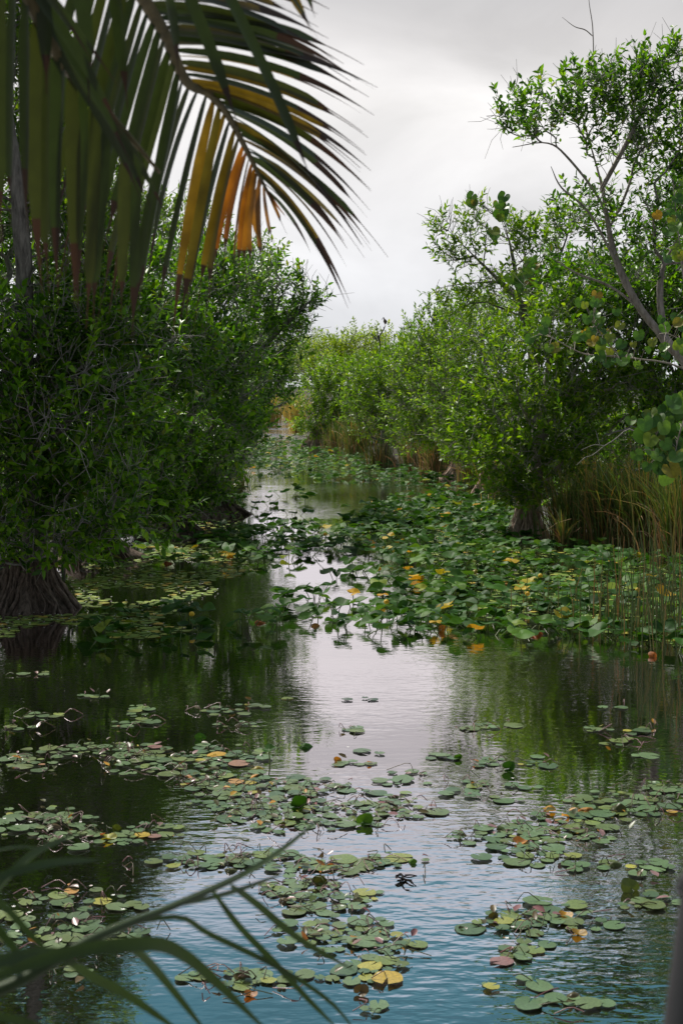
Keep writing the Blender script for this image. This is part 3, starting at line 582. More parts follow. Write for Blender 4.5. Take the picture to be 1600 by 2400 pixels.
clump('large golden grass clump at the far end of the channel', 640, 988, 88, 60, 190, 0, True, .02, bend=.4)
clump('golden grass clump partly behind the bushy right bank end', 690, 986, 74, 40, 130, 0, True, .02, bend=.4)
clump('low orange grass tussock on the water before the golden grass', 697, 1012, 28, 18, 260, 0, True, .03, bend=.5, name='grass_tussock')
clump('thin green reeds dipping in the water at the foot of the left bend', 560, 1135, 60, 28, 110, 0, width=.02, bend=.5, name='reed_clump')
clump('dark reeds at the water edge just below the left bend foliage', 525, 1165, 60, 22, 90, 0, width=.02, bend=.6, name='reed_clump')
for lab, px, py, n, hp, sp in [('tall thin rushes standing among lily leaves at the right edge', 1570, 1500, 60, 300, 50), ('thin dark rushes among lily leaves a little left of the right edge', 1490, 1495, 50, 230, 50),
                       ('few short rushes among lily leaves below the reed tuft', 1380, 1470, 26, 130, 55), ('sparse short rushes in the middle of the lily leaves', 1250, 1440, 16, 70, 50)]:
    b = ground(px, py); d = b[1]; root = thing('rush_clump', lab, 'rushes', (b[0], b[1], 0), 'rush clumps standing in the water')
    a = Acc(); hh = rng.uniform(.4, 1.1, n) * hp / F * d; q = rng.normal(size=(n, 2)) * np.array([sp / F * d, .5]); ln = rng.normal(size=(n, 2)) * .12
    P = np.stack([np.stack([q[:, 0], q[:, 1], hh * 0 - .1], -1), np.stack([q[:, 0] + ln[:, 0] * hh * .4, q[:, 1] + ln[:, 1] * hh * .4, hh * .55], -1), np.stack([q[:, 0] + ln[:, 0] * hh, q[:, 1] + ln[:, 1] * hh, hh], -1)], 1)
    tubes(a, P, np.tile([.0055, .005, .002], (n, 1)), 4); a.build('stem', [M['grass']], root)

# ------------------------------------------------------------------ large round leaves (vine and shrub) on the right bank
def heart(acc, c, D, U, L, mi=0, cup=.12, wave=.04, seed=0, width=1.0, notch=.35):
    """one heart-shaped leaf round its stalk point c; D towards the tip"""
    g = np.random.default_rng(seed); nt, nr = 22, 3
    th = np.linspace(-math.pi + .16, math.pi - .16, nt); D = D / np.linalg.norm(D); Sd = np.cross(D, U); Sd /= np.linalg.norm(Sd); N = np.cross(Sd, D)
    rr = .5 * (1 + .16 * np.cos(th) ** 3 - notch * np.exp(-((np.abs(th) - math.pi) / .35) ** 2)) * (1 + .03 * g.normal(size=nt))
    V = [c]; ph = g.uniform(0, 6.28)
    for k in range(1, nr + 1):
        u = k / nr; r = rr * u * L
        z = cup * L * u * u + wave * L * u * np.sin(th * 3 + ph) + .10 * L * u * np.abs(np.sin(th))
        V.append(c + D * (r * np.cos(th))[:, None] + Sd * (r * np.sin(th) * width)[:, None] + N * z[:, None])
    V = np.vstack([V[0][None], *V[1:]])
    j = np.arange(nt - 1); T = np.stack([0 * j, 1 + j, 2 + j], -1); q = [np.stack([1 + k * nt + j, 1 + (k + 1) * nt + j, 2 + (k + 1) * nt + j, 2 + k * nt + j], -1) for k in range(nr - 1)]
    acc.add(V, (T, mi), (np.concatenate(q), mi))
def vine(label, d, spots, n, L, stems, seed):
    global rng
    rng = np.random.default_rng(seed); root = thing('round_leaved_shrub', label, 'shrub', tuple(at(stems[0][0][0], stems[0][0][1], d)), 'large round leaves on the right bank')
    off = np.array(root.location); w = Acc(); c = Acc(); cs = []
    for st in stems: tubes(w, spline([at(x, y, d) for x, y in st], 14) - off, np.linspace(.014, .006, 14), 6)
    for px, py, rx, ry, k in spots:
        for _ in range(k):
            p = at(px + rng.normal() * rx * .5, py + rng.normal() * ry * .5, d + rng.normal() * .25); cs.append(p)
    cs = np.array(cs)
    st = np.concatenate([spline([at(x, y, d) for x, y in s], 24) for s in stems])
    for i, p in enumerate(cs):
        D = np.array([rng.normal() * .5, -.35 + rng.normal() * .3, -1 + rng.normal() * .35]); U = np.array([rng.normal() * .35, -1, .45 + rng.normal() * .3])
        heart(c, p - off, D, U, L * rng.uniform(.65, 1.15), 0, .06, .05, int(rng.integers(1e6)))
        j = np.argmin(np.linalg.norm(st - p, axis=1)); q = st[j]
        tubes(w, np.array([q, (p + q) / 2 + [0, 0, .05], p]) - off, np.array([.005, .004, .003]), 4)
    w.build('stem', [M['bark_red']], root); c.build('crown', [M['leaf_vine']], root)
vine('hanging cluster of large round green leaves at the right edge above the sawgrass', 20.0, [(1540, 1000, 60, 40, 22), (1570, 1060, 50, 50, 20), (1540, 1080, 50, 40, 12), (1585, 960, 40, 40, 12)], 0, .24, [[(1700, 900), (1620, 930), (1560, 980), (1530, 1040), (1545, 1090)], [(1620, 930), (1590, 1020), (1575, 1090)]], 401)
vine('yellowing round-leaved branch below the pale limb on the right bank', 20.5, [(1385, 730, 45, 35, 14), (1395, 790, 60, 40, 20), (1430, 810, 60, 40, 14), (1460, 850, 50, 30, 8), (1280, 780, 40, 40, 6)], 0, .155, [[(1640, 880), (1560, 850), (1460, 835), (1420, 800), (1390, 760)], [(1460, 835), (1370, 830), (1290, 790)]], 402)
vine('dark round leaves at the right edge level with the leaning limbs', 20.2, [(1585, 480, 26, 70, 11), (1565, 520, 26, 40, 6), (1590, 780, 30, 60, 12), (1592, 600, 22, 60, 8), (1555, 790, 30, 40, 6)], 0, .17, [[(1660, 800), (1610, 700), (1590, 560), (1575, 420)], [(1640, 830), (1600, 800), (1560, 780)]], 403)
vine('round-leaved twigs poking from the wispy tree top against the sky', 31.0, [(1170, 490, 18, 26, 11), (1105, 475, 10, 10, 3), (1240, 620, 40, 30, 12), (1220, 660, 30, 20, 8), (1150, 545, 15, 15, 4)], 0, .24, [[(1290, 760), (1240, 640), (1190, 560), (1165, 480)], [(1190, 560), (1120, 520), (1105, 470)]], 404)

# bare branches
def branch(name, label, cat, d, chains, r, mat='dead'):
    root = thing(name, label, cat, tuple(at(chains[0][0][0], chains[0][0][1], d))); off = np.array(root.location)
    for i, ch in enumerate(chains):
        a = Acc(); p = spline([at(x, y, d) for x, y in ch], 14) - off; tubes(a, p, np.linspace(r, r * .35, 14) * (1 if i == 0 else .6), 6, 0, True)
        a.build('limb' if i == 0 else 'twig', [M[mat]], root)
branch('bare_branch', 'bare pale forked branch reaching left over the sawgrass', 'branch', 22.5, [[(1560, 960), (1500, 1010), (1470, 1006), (1440, 1030), (1415, 1045), (1390, 1065), (1370, 1072)], [(1415, 1045), (1390, 1043), (1360, 1055)], [(1405, 1045), (1398, 1020), (1395, 1010)], [(1370, 1072), (1350, 1090)]], .013, 'twig')
branch('dead_snag', 'bare forked snag rising above the skyline under the perched bird', 'branch', 61, [[(890, 860), (889, 800), (887, 790), (897, 775), (902, 764)], [(886, 795), (884, 775), (882, 765)], [(885, 800), (876, 788), (869, 780)], [(890, 790), (880, 792), (868, 794)], [(897, 775), (899, 770), (898, 766)]], .05)
branch('dead_snag', 'single thin bare twig on the far skyline left of the bird snag', 'branch', 100, [[(836, 830), (832, 806), (829, 782)], [(831, 798), (825, 794), (818, 791)]], .05)

# ------------------------------------------------------------------ the bird
def bird():
    d = 61.0; foot = at(901.5, 763, d); root = thing('wading_bird', 'long-billed wading bird perched upright on top of the bare snag', 'bird', tuple(foot))
    s = 1 / F * d                            # metres per photo pixel there
    def body(pts, rs, name, mat, sides=12, squash=1):
        a = Acc(); p = spline(np.array(pts, float) * s, 16); r = np.interp(np.linspace(0, 1, 16), np.linspace(0, 1, len(rs)), np.array(rs, float) * s); tubes(a, p, r, sides, 0, True); return a.build(name, [M[mat]], root)
    # x right, y away, z up, in pixels from the feet; trunk, neck, head as one skin
    body([(1.6, 0, 3.2), (1.0, 0, 5), (.2, -.2, 9), (-.6, -.3, 13), (-1.8, -.4, 15.2), (-2.7, -.4, 17.2), (-3.2, -.4, 18.4), (-3.9, -.4, 18.6)], [.4, 2.2, 3.5, 3.0, 1.3, 1.0, 1.3, .7], 'body', 'bird_body')
    body([(-3.6, -.4, 18.4), (-5.6, -.4, 15.8), (-8.2, -.4, 12.0)], [.75, .5, .1], 'bill', 'bird_head', 8)
    body([(-2.3, -.4, 16.4), (-2.9, -.45, 18), (-3.8, -.45, 18.6)], [.9, 1.45, .95], 'head_skin', 'bird_head', 10)
    for sg in (-1, 1): body([(.2 + sg * 2.6, -.6, 13), (.8 + sg * 2.9, -.9, 9), (1.7 + sg * 1.1, -.3, 4)], [.5, 1.4, .3], 'wing', 'bird_wing', 8)
    for sg in (-1, 1): body([(.8 + sg * 1, -.2, 6.0), (.4 + sg * 1.0, .2, 2.8), (sg * .7, 0, 0)], [.7, .3, .3], 'leg', 'bird_leg', 6)
bird()

# ------------------------------------------------------------------ spatterdock (leaves raised on stalks)
def inpoly(px, py, poly):
    c = np.zeros(len(px), bool); n = len(poly)
    for i in range(n):
        (x1, y1), (x2, y2) = poly[i], poly[(i + 1) % n]
        k = ((y1 > py) != (y2 > py)) & (px < (x2 - x1) * (py - y1) / (y2 - y1 + 1e-9) + x1); c ^= k
    return c
def scatter_poly(poly, spacing, seed, maxn=4000):
    """points on the water inside the outline, no two closer than spacing metres; returns (px, py, x, y)"""
    g = np.random.default_rng(seed); W0 = ground(*np.array(poly, float).T)[:, :2]; lo, hi = W0.min(0), W0.max(0)
    n = int(min(60000, 14 * np.prod(hi - lo) / spacing ** 2)) + 20
    q = g.uniform(lo, hi, (n, 2)); q = q[inpoly(q[:, 0], q[:, 1], [tuple(v) for v in W0])]
    out = []; grid = {}
    for x, y in q:
        k = (int(x // spacing), int(y // spacing)); ok = True
        for a in (-1, 0, 1):
            for b_ in (-1, 0, 1):
                for (u, v) in grid.get((k[0] + a, k[1] + b_), ()):
                    if (u - x) ** 2 + (v - y) ** 2 < spacing ** 2: ok = False; break
        if ok: grid.setdefault(k, []).append((x, y)); out.append((x, y))
        if len(out) >= maxn: break
    return out
def topix(x, y, z=0.0):
    c, s = math.cos(PITCH), math.sin(PITCH); dz = z - HC; f = y * c - dz * s; u = y * s + dz * c
    return 800 + F * x / f, 1200 - F * u / f
def dock_leaf(acc, g, flat, L=None, mb=0, ms=1):
    """one raised leaf with its stalk, added round the plant's root"""
    L = L or g.uniform(.18, .29); az = g.uniform(0, 6.28); r = abs(g.normal()) * .22 + .02; h = g.uniform(.03, .19) * (1 - flat) + .015
    c = np.array([r * math.cos(az), r * math.sin(az), h]); taz = az + g.normal() * .6; ti = g.uniform(-.1, .5) * (1 - flat)
    D = np.array([math.cos(taz) * math.cos(ti), math.sin(taz) * math.cos(ti), -math.sin(ti) * g.choice([-.6, 1])]); D /= np.linalg.norm(D)
    U = np.array([g.normal() * .16, g.normal() * .16, 1])
    heart(acc, c, D, U, L, mb, g.uniform(-.18, .16) * (1 - flat), .05 + .03 * g.uniform(), int(g.integers(1e6)), .78, .42)
    tubes(acc, np.array([[c[0] * .15, c[1] * .15, -.12], [c[0] * .7, c[1] * .7, h * .45], c]), np.array([.006, .006, .005]), 5, ms)
regions = [  # outline in photo pixels, spacing in metres, where, flatness
    ([(890, 1185), (1000, 1165), (1200, 1180), (1235, 1265), (1420, 1290), (1610, 1320), (1640, 1540), (1540, 1550), (1440, 1505), (1200, 1500), (1100, 1490), (985, 1480), (960, 1430), (1000, 1380), (960, 1330), (860, 1300), (770, 1300), (800, 1240)], .35, 'of the big right raft', .1),
    ([(640, 1415), (720, 1395), (800, 1420), (900, 1395), (990, 1420), (980, 1485), (860, 1490), (740, 1478), (650, 1470)], .42, 'of the arc below midwater', 0),
    ([(520, 1250), (640, 1240), (750, 1240), (762, 1300), (640, 1325), (560, 1325)], .40, 'of the cluster left of midwater', 0),
    ([(330, 1262), (520, 1255), (540, 1320), (440, 1335), (330, 1320)], .6, 'of the patch near the fanning roots', .3),
    ([(220, 1445), (360, 1425), (500, 1440), (590, 1460), (500, 1500), (250, 1520)], .52, 'of the patch below the leftmost roots', .2),
    ([(775, 1340), (860, 1335), (960, 1345), (955, 1365), (840, 1370), (780, 1362)], .55, 'of the short line at midwater', 0),
    ([(560, 1150), (735, 1150), (735, 1180), (690, 1245), (600, 1245), (545, 1175)], 1.35, 'of the few below the left bend', 0),
    ([(890, 1385), (960, 1380), (965, 1420), (900, 1425)], .6, 'of the pair by midwater', 0),
    ([(545, 1030), (720, 1035), (880, 1085), (1000, 1110), (1150, 1150), (1180, 1185), (1000, 1160), (900, 1135), (740, 1130), (690, 1112), (560, 1100), (540, 1060)], .72, 'of the far raft', .1),
    ([(560, 1026), (700, 1024), (720, 1040), (560, 1045)], 1.7, 'of the farthest raft', .2),
]
g0 = np.random.default_rng(55); protos = []
for i in range(26):
    flat = [0, 0, .15, .3, .75][i % 5]; ml = []
    for j in range(int(g0.integers(3, 6))):
        a = Acc(); dock_leaf(a, g0, flat, mb=0, ms=1); y = g0.uniform()
        ml.append(a.mesh('leaf', [M['dock'] if y > .010 else M['dock_yellow'], M['stalk']]))
    protos.append(ml)
plants = []
for ri, (poly, sp, where, flat) in enumerate(regions):
    for x, y in scatter_poly(poly, sp, 500 + ri):
        px, py = topix(x, y); 
        if px < -40 or px > 1640: continue
        plants.append(dict(x=x, y=y, px=px, py=py, where=where, ri=ri))
plants.sort(key=lambda p: p['y'])
LOOK = ['leafy green', 'spreading green', 'dark green', 'ragged green']
near, rest = plants[:290], plants[290:]
for p in near: p['k'] = int(g0.integers(len(protos))); p['look'] = LOOK[int(g0.integers(2))] if len(protos[p['k']]) > 4 else ('sparse green' if len(protos[p['k']]) == 3 else 'green')
for ri, (poly, sp, where, flat) in enumerate(regions): rowlabels([p for p in near if p['ri'] == ri], where, 'spatterdock', 14)
for p in near:
    r = thing('spatterdock_plant', p['label'], 'water plant', (p['x'], p['y'], 0), 'spatterdock plants standing in the slough')
    r.rotation_euler.z = g0.uniform(0, 6.28); sc = g0.uniform(.85, 1.15); r.scale = (sc, sc, sc)
    for me in protos[p['k']]: link('leaf', me, r)
a = Acc()
for p in rest:
    for j in range(4):
        b_ = Acc(); dock_leaf(b_, g0, .1, g0.uniform(.2, .31))
        V = np.concatenate(b_.V) + np.array([p['x'], p['y'], 0]); a.add(V, *[(f, m) for f, m in b_.F])
tag(a.build('far_spatterdock', [M['dock'], M['stalk']]), 'distant raft of raised green spatterdock leaves filling the far channel', 'water plants', kind='stuff')

# odd leaves: yellow, orange and withered ones, each a thing
def odd_leaf(name, label, px, py, wp, mat, pose, seed):
    g = np.random.default_rng(seed); b = ground(px, py); L = wp * .82 / F * np.linalg.norm(b - [0, 0, HC]); r = thing(name, label, 'leaf', (b[0], b[1], 0), 'odd coloured leaves on the water')
    a = Acc(); s = Acc()
    if pose == 'up':                        # stands on edge, folded
        c = np.array([0, 0, L * .16]); D = np.array([.8 * g.choice([-1, 1]), .25 * g.normal(), .45 + .2 * g.uniform()]); U = np.array([g.normal() * .5, -.8, .6]); cup = g.uniform(-.5, .5)
    elif pose == 'fold':                    # arched over like a saddle
        c = np.array([0, 0, L * .16]); D = np.array([1, .3 * g.normal(), .12]); U = np.array([0, -.7, .8]); cup = -.45
    elif pose == 'umbrella':                # held high on a stalk
        c = np.array([0, 0, L * .9]); D = np.array([1, -.2, .18]); U = np.array([-.1, -.25, 1]); cup = .05
    else:
        c = np.array([0, 0, L * .07]); D = np.array([1, .3 * g.normal(), .05]); U = np.array([.1 * g.normal(), -.15, 1]); cup = .08
    heart(a, c, D / np.linalg.norm(D), U, L, 0, cup, .09, seed, .8, .4); a.build('blade', [M[mat]], r)
    tubes(s, np.array([[.01, .03, -.12], [.005, .02, c[2] * .4], c]), np.array([.006, .006, .005]), 5); s.build('stalk', [M['stalk']], r)
O, B_ = 'dock_yellow', 'dock_brown'
for i, sp in enumerate([
    ('yellow_leaf', 'orange curled leaf left of the arc below midwater', 605, 1462, 34, O, 'fold'), ('yellow_leaf', 'orange leaf under green leaves in the left of the arc below midwater', 733, 1468, 32, O, 'fold'),
    ('yellow_leaf', 'orange leaf in the loose patch near the fanning roots', 392, 1322, 30, O, 'fold'), ('yellow_leaf', 'small orange leaf at the left end of the cluster left of midwater', 540, 1312, 20, O, 'up'),
    ('yellow_leaf', 'bright yellow ragged leaf in the upper part of the big right raft', 868, 1275, 26, O, 'up'), ('yellow_leaf', 'yellow ragged leaf at the middle of the big right raft', 1112, 1345, 26, O, 'up'),
    ('yellow_leaf', 'long yellow folded leaf right of the middle of the big right raft', 1190, 1375, 44, O, 'fold'), ('yellow_leaf', 'pair-like yellow folded leaf near the front of the big right raft', 1165, 1428, 40, O, 'fold'),
    ('yellow_leaf', 'large pale yellow leaf at the front edge of the big right raft', 1255, 1490, 48, O, 'fold'), ('yellow_leaf', 'small orange leaf in the front right corner of the big right raft', 1530, 1540, 26, O, 'up'),
    ('yellow_leaf', 'yellow leaf at the front left corner of the big right raft', 1035, 1480, 30, O, 'up'), ('yellow_leaf', 'orange boat-shaped leaf beside the tall-stalked leaf left of centre', 600, 1808, 46, O, 'fold'),
    ('raised_leaf', 'dark green umbrella leaf held high on a stalk left of centre', 630, 1790, 44, 'dock', 'umbrella'), ('raised_leaf', 'upright pointed green leaf in the long left pad band', 472, 1735, 34, 'dock', 'up'),
    ('raised_leaf', 'upright green leaf standing right of centre over dark water', 1195, 1805, 40, 'dock', 'up'), ('raised_leaf', 'small upright green leaf at the end of the pads right of centre', 1072, 1778, 24, 'dock', 'up'),
    ('raised_leaf', 'broad round green leaf raised among the central pads', 708, 1898, 56, 'dock', 'up'), ('raised_leaf', 'pale ribbed green leaf raised right of the broad round one', 852, 1932, 50, 'dock', 'up'),
    ('raised_leaf', 'low green folded leaf at the left of the bright centre water', 712, 1755, 50, 'dock', 'fold'), ('withered_leaf', 'orange-brown small upright leaf on the bright centre water', 792, 1785, 24, O, 'up'),
    ('withered_leaf', 'dark curled leaf in the pads under the bright centre water', 797, 1850, 40, B_, 'fold'), ('withered_leaf', 'green-brown curled leaf at the right of the central pads', 918, 1872, 36, B_, 'fold'),
    ('withered_leaf', 'dark brown curled leaf below the green-brown one in the central pads', 920, 1900, 36, B_, 'fold'), ('withered_leaf', 'small dark curled leaf alone left of the central pads', 663, 1942, 24, B_, 'up'),
    ('withered_leaf', 'dark arched leaf in the left pad raft with yellow stems', 118, 1945, 50, B_, 'fold'), ('withered_leaf', 'black-brown round upright leaf right of the left pad raft', 276, 1952, 30, B_, 'up'),
    ('withered_leaf', 'narrow dark upright leaf behind the long palm blade', 442, 2028, 30, B_, 'up'), ('withered_leaf', 'dark triangular folded leaf touching the long palm blade', 538, 2045, 40, B_, 'fold'),
    ('withered_leaf', 'dark double upright leaf in the pads below centre', 750, 2075, 46, B_, 'up'), ('withered_leaf', 'dark folded leaf on the pads left of the floating twig', 665, 2118, 48, B_, 'fold'),
    ('withered_leaf', 'dark green folded leaf among pads left of the floating twig', 832, 2115, 46, B_, 'fold'), ('raised_leaf', 'small green upright leaf at the right end of the pad line above the floating twig', 962, 2025, 26, 'dock', 'up'),
    ('withered_leaf', 'dark curled leaf in the lower left palm-shadowed pads', 565, 2300, 40, B_, 'up'), ('withered_leaf', 'dark upright torn leaf alone near the bottom centre', 845, 2330, 44, B_, 'up'),
    ('withered_leaf', 'green-brown arched leaf on the bottom right pads', 1335, 2345, 60, B_, 'fold'), ('withered_leaf', 'orange-green curled leaf in the right pad raft', 1370, 1905, 50, O, 'fold'),
    ('withered_leaf', 'dark brown folded leaf in the right pad raft beside the orange-green one', 1440, 1905, 46, B_, 'up'), ('withered_leaf', 'orange leaf at the upper left of the right pad raft', 1283, 1903, 40, O, 'flat'),
    ('withered_leaf', 'thin dark upright leaf in the pads under the right raft', 1175, 1950, 26, B_, 'up'), ('withered_leaf', 'large dark green drooping leaf near the right edge pads', 1478, 2090, 60, B_, 'up'),
    ('withered_leaf', 'yellow-green spiky leaf heap at the top of the right edge pads', 1430, 2030, 50, B_, 'fold'), ('withered_leaf', 'small dark leaf at the left tip of the lower right raft', 1083, 2180, 26, B_, 'flat'),
    ('withered_leaf', 'dark curled leaf on top of the lower right raft', 1157, 2155, 30, B_, 'up'), ('yellow_leaf', 'long orange leaf lying on the lower right raft', 1353, 2192, 44, O, 'flat'), ('yellow_leaf', 'yellow leaf lying on the back of the lower right raft', 1322, 2150, 42, O, 'flat'),
    ('yellow_leaf', 'yellow leaf lying on the palm-shadowed pads at lower left', 585, 2335, 40, O, 'flat'), ('yellow_leaf', 'yellow leaf lying in front of the left pad raft', 252, 1968, 46, O, 'flat'), ('yellow_leaf', 'yellow leaf lying on the pads under the right raft', 1215, 1978, 46, O, 'flat')]):
    odd_leaf(*sp, 900 + i)
# yellow spatterdock flowers on stalks
for i, (lab, px, py) in enumerate([('yellow globe flower at the end of the short line of leaves at midwater', 888, 1358), ('yellow globe flower at the front left of the big right raft', 905, 1440), ('yellow globe flower standing in the cluster left of midwater', 762, 1272), ('yellow globe flower low in the rushes at the right edge', 1493, 1410),
                                  ('yellow globe flower deep in the big right raft near the reed tuft', 1265, 1375), ('yellow globe flower under the long yellow folded leaf', 1235, 1420), ('yellow globe flower left in the loose patch below the leftmost roots', 450, 1470), ('yellow globe flower right of the pale yellow front leaf', 1495, 1432)]):
    b = ground(px, py); r = thing('yellow_flower', lab, 'flower', (b[0], b[1], 0), 'yellow spatterdock flowers'); a = Acc()
    tubes(a, np.array([[0, 0, .13], [0, 0, .14], [0, 0, .16], [0, 0, .18], [0, 0, .185]]), np.array([.012, .03, .034, .022, .006]), 8, 0, True); a.build('blossom', [M['yellow_flower']], r)
    a = Acc(); tubes(a, np.array([[0, 0, -.1], [.01, 0, .05], [0, 0, .13]]), np.array([.006, .006, .006]), 5); a.build('stalk', [M['stalk']], r)

# ------------------------------------------------------------------ floating pads
g1 = np.random.default_rng(91); padm = []
for i in range(12):
    a = Acc(); nt = 30; ntc = g1.uniform(.10, .22); th = np.linspace(ntc, 2 * math.pi - ntc, nt); w1, w2 = g1.uniform(0, 6.28, 2); k = g1.uniform(.004, .03)
    V = [np.zeros((1, 3))]; e = g1.uniform(.82, 1.0); rag = g1.normal(size=nt) * .018 - (.22 * np.exp(-((th - w1) / .22) ** 2) if i % 3 == 0 else 0)
    for u in (.35, .7, .93, 1.0):
        r = .5 * u * (1 + .05 * np.sin(th * 2 + w1) + .03 * np.sin(th * 5 + w2) + rag * u ** 3); z = k * u ** 2 * np.sin(th * 2 + w2)
        V.append(np.stack([r * np.cos(th), r * np.sin(th) * e, z], -1))
    j = np.arange(nt - 1); top = np.vstack(V)
    Fq = np.concatenate([np.stack([1 + q * nt + j, 1 + (q + 1) * nt + j, 2 + (q + 1) * nt + j, 2 + q * nt + j], -1) for q in range(3)]); Ft = np.stack([0 * j, 1 + j, 2 + j], -1)
    a.add(top, (Ft, 0), (Fq, 0)); m = len(top)
    rim = top[1 + 3 * nt:1 + 4 * nt]; low = rim - np.array([0, 0, .022]); a.add(np.vstack([rim, low]), (np.stack([j, nt + j, nt + j + 1, j + 1], -1), 0))
    padm.append((a.mesh('lily_pad', [M['pad']]), np.concatenate(a.V), [f for f, _ in a.F]))
rafts = [('in the tiny raft at left', [(90, 1580, 45, 6, 6), (215, 1633, 45, 8, 9)]), ('in the loose trail at left edge', [(120, 1680, 60, 10, 12), (40, 1705, 35, 6, 6)]),
    ('in the heap left of centre', [(320, 1665, 36, 22, 16), (290, 1695, 60, 12, 12)]), ('in pale patches left of centre', [(520, 1670, 65, 10, 14), (600, 1655, 50, 6, 9), (560, 1698, 58, 8, 12)]),
    ('in the long left band', [(50, 1785, 90, 34, 40), (250, 1760, 150, 20, 50), (400, 1790, 150, 34, 90), (530, 1770, 90, 25, 30)]),
    ('below the orange boat leaf', [(560, 1835, 130, 28, 60), (600, 1880, 160, 28, 65), (710, 1845, 100, 22, 28)]),
    ('in the central raft', [(700, 1915, 170, 35, 70), (900, 1895, 120, 38, 55)]), ('on the bright centre water', [(820, 1790, 90, 10, 9), (870, 1765, 40, 5, 3), (860, 1640, 50, 6, 6), (820, 1712, 40, 8, 5), (960, 1815, 60, 10, 8), (1020, 1775, 50, 8, 8), (930, 1835, 70, 12, 10)]),
    ('above the lower left blades', [(100, 1930, 130, 38, 62), (250, 1965, 120, 26, 30), (390, 1945, 65, 25, 12)]),
    ('behind the long palm blade', [(470, 2020, 100, 20, 28), (600, 2015, 120, 20, 30), (760, 2030, 130, 16, 30), (910, 2018, 110, 14, 20)]),
    ('left of the floating twig', [(770, 2105, 120, 42, 50), (690, 2085, 70, 30, 16)]), ('between the lower left blades', [(170, 2115, 130, 24, 24), (300, 2120, 60, 16, 8), (90, 2185, 130, 45, 34), (220, 2200, 110, 28, 20), (160, 2285, 60, 18, 5)]),
    ('between the right blade tips', [(790, 2190, 130, 42, 55), (900, 2215, 85, 24, 16), (870, 2262, 75, 24, 18), (860, 2290, 90, 20, 14)]),
    ('behind the lowest blades', [(480, 2292, 70, 12, 9), (620, 2300, 130, 26, 22)]), ('at bottom centre', [(870, 2372, 28, 15, 5)]),
    ('in the two trails at upper right', [(1140, 1705, 65, 10, 11), (1390, 1710, 40, 8, 8), (1480, 1716, 62, 8, 9), (1440, 1740, 50, 8, 7), (1440, 1660, 30, 3, 3), (1510, 1772, 30, 3, 2)]),
    ('right of centre', [(1180, 1785, 90, 22, 14), (1080, 1845, 85, 30, 14), (1235, 1795, 60, 10, 8), (1235, 1848, 50, 8, 7), (1150, 1880, 80, 14, 8)]),
    ('in the big lower right raft', [(1450, 1892, 150, 42, 62), (1565, 1850, 65, 16, 18), (1300, 1945, 150, 40, 60), (1200, 1962, 140, 36, 32), (1240, 2012, 110, 22, 22)]),
    ('in the right edge raft', [(1400, 2030, 75, 15, 9), (1500, 2032, 75, 20, 10), (1535, 2112, 95, 26, 17)]),
    ('in the lowest right raft', [(1270, 2155, 185, 40, 48), (1230, 2232, 110, 30, 15)]), ('in the bottom right corner', [(1165, 2312, 65, 12, 4), (1245, 2300, 50, 20, 3), (1335, 2350, 95, 24, 12)])]
pads = []
for ri, (where, els) in enumerate(rafts):
    for cx, cy, rx, ry, n in els:
        got = 0
        n = max(2, int(n * .62))
        for _ in range(n * 14):
            if got >= n: break
            q = g1.normal(size=2) * np.array([.5, .42])
            if q @ q > 1.25: continue
            px, py = cx + q[0] * rx, cy + q[1] * ry; b = ground(px, py); dia = g1.choice([g1.uniform(.04, .085), g1.uniform(.08, .125), g1.uniform(.12, .175)], p=[.36, .42, .22])
            if any((p['x'] - b[0]) ** 2 + (p['y'] - b[1]) ** 2 < (.36 * (p['dia'] + dia)) ** 2 for p in pads): continue
            pads.append(dict(x=b[0], y=b[1], px=px, py=py, dia=dia, ri=ri, where=where)); got += 1
inview = [p for p in pads if -40 < p['px'] < 1640]
for p in inview: p['sz'] = p['dia'] / p['y']
inview.sort(key=lambda p: -p['sz']); near, rest = inview[:295], inview[295:]
for p in near: p['look'] = 'large green' if p['dia'] > .14 else ('green' if p['dia'] > .1 else 'small green')
for ri, (where, els) in enumerate(rafts): rowlabels([p for p in near if p['ri'] == ri], where, 'lily pad', 18)
for i, p in enumerate(near):
    o = link('lily_pad', padm[int(g1.integers(12))][0]); o.location = (p['x'], p['y'], .006 + .012 * g1.uniform()); o.scale = (p['dia'], p['dia'], p['dia']); o.rotation_euler = (g1.normal() * .02, g1.normal() * .02, g1.uniform(0, 6.28))
    tag(o, p['label'], 'lily pad', 'round lily pads floating in rafts')
a = Acc()
def put_pad(acc, x, y, dia, z, mi=0):
    _, V, Fs = padm[int(g1.integers(12))]; t = g1.uniform(0, 6.28); c, s = math.cos(t), math.sin(t)
    acc.add(V @ np.array([[c, s, 0], [-s, c, 0], [0, 0, 1]]) * dia + np.array([x, y, z]), *[(f, mi) for f in Fs])
for p in rest: put_pad(a, p['x'], p['y'], p['dia'], .006 + .01 * g1.uniform(), 0)
tag(a.build('small_floating_pads', [M['pad']]), 'smaller round lily pads floating loosely between the larger pads', 'lily pads', kind='stuff')
a = Acc()
weed = [([(170, 1340), (330, 1275), (560, 1265), (580, 1330), (480, 1400), (330, 1430), (190, 1420)], .115, 2600), ([(-20, 1445), (200, 1440), (420, 1430), (500, 1470), (330, 1500), (100, 1480), (-20, 1500)], .10, 1500), ([(380, 1230), (560, 1205), (600, 1250), (420, 1262)], .2, 700),
        ([(1000, 1240), (1250, 1280), (1600, 1340), (1620, 1520), (1300, 1480), (1050, 1430), (1000, 1340)], .13, 3200), ([(130, 1590), (500, 1600), (700, 1640), (500, 1700), (200, 1720)], .9, 60), ([(1000, 1180), (1180, 1190), (1180, 1250), (1000, 1260)], .22, 600), ([(560, 1045), (720, 1060), (1000, 1130), (900, 1130), (690, 1110), (560, 1090)], .35, 1200)]
wh = []
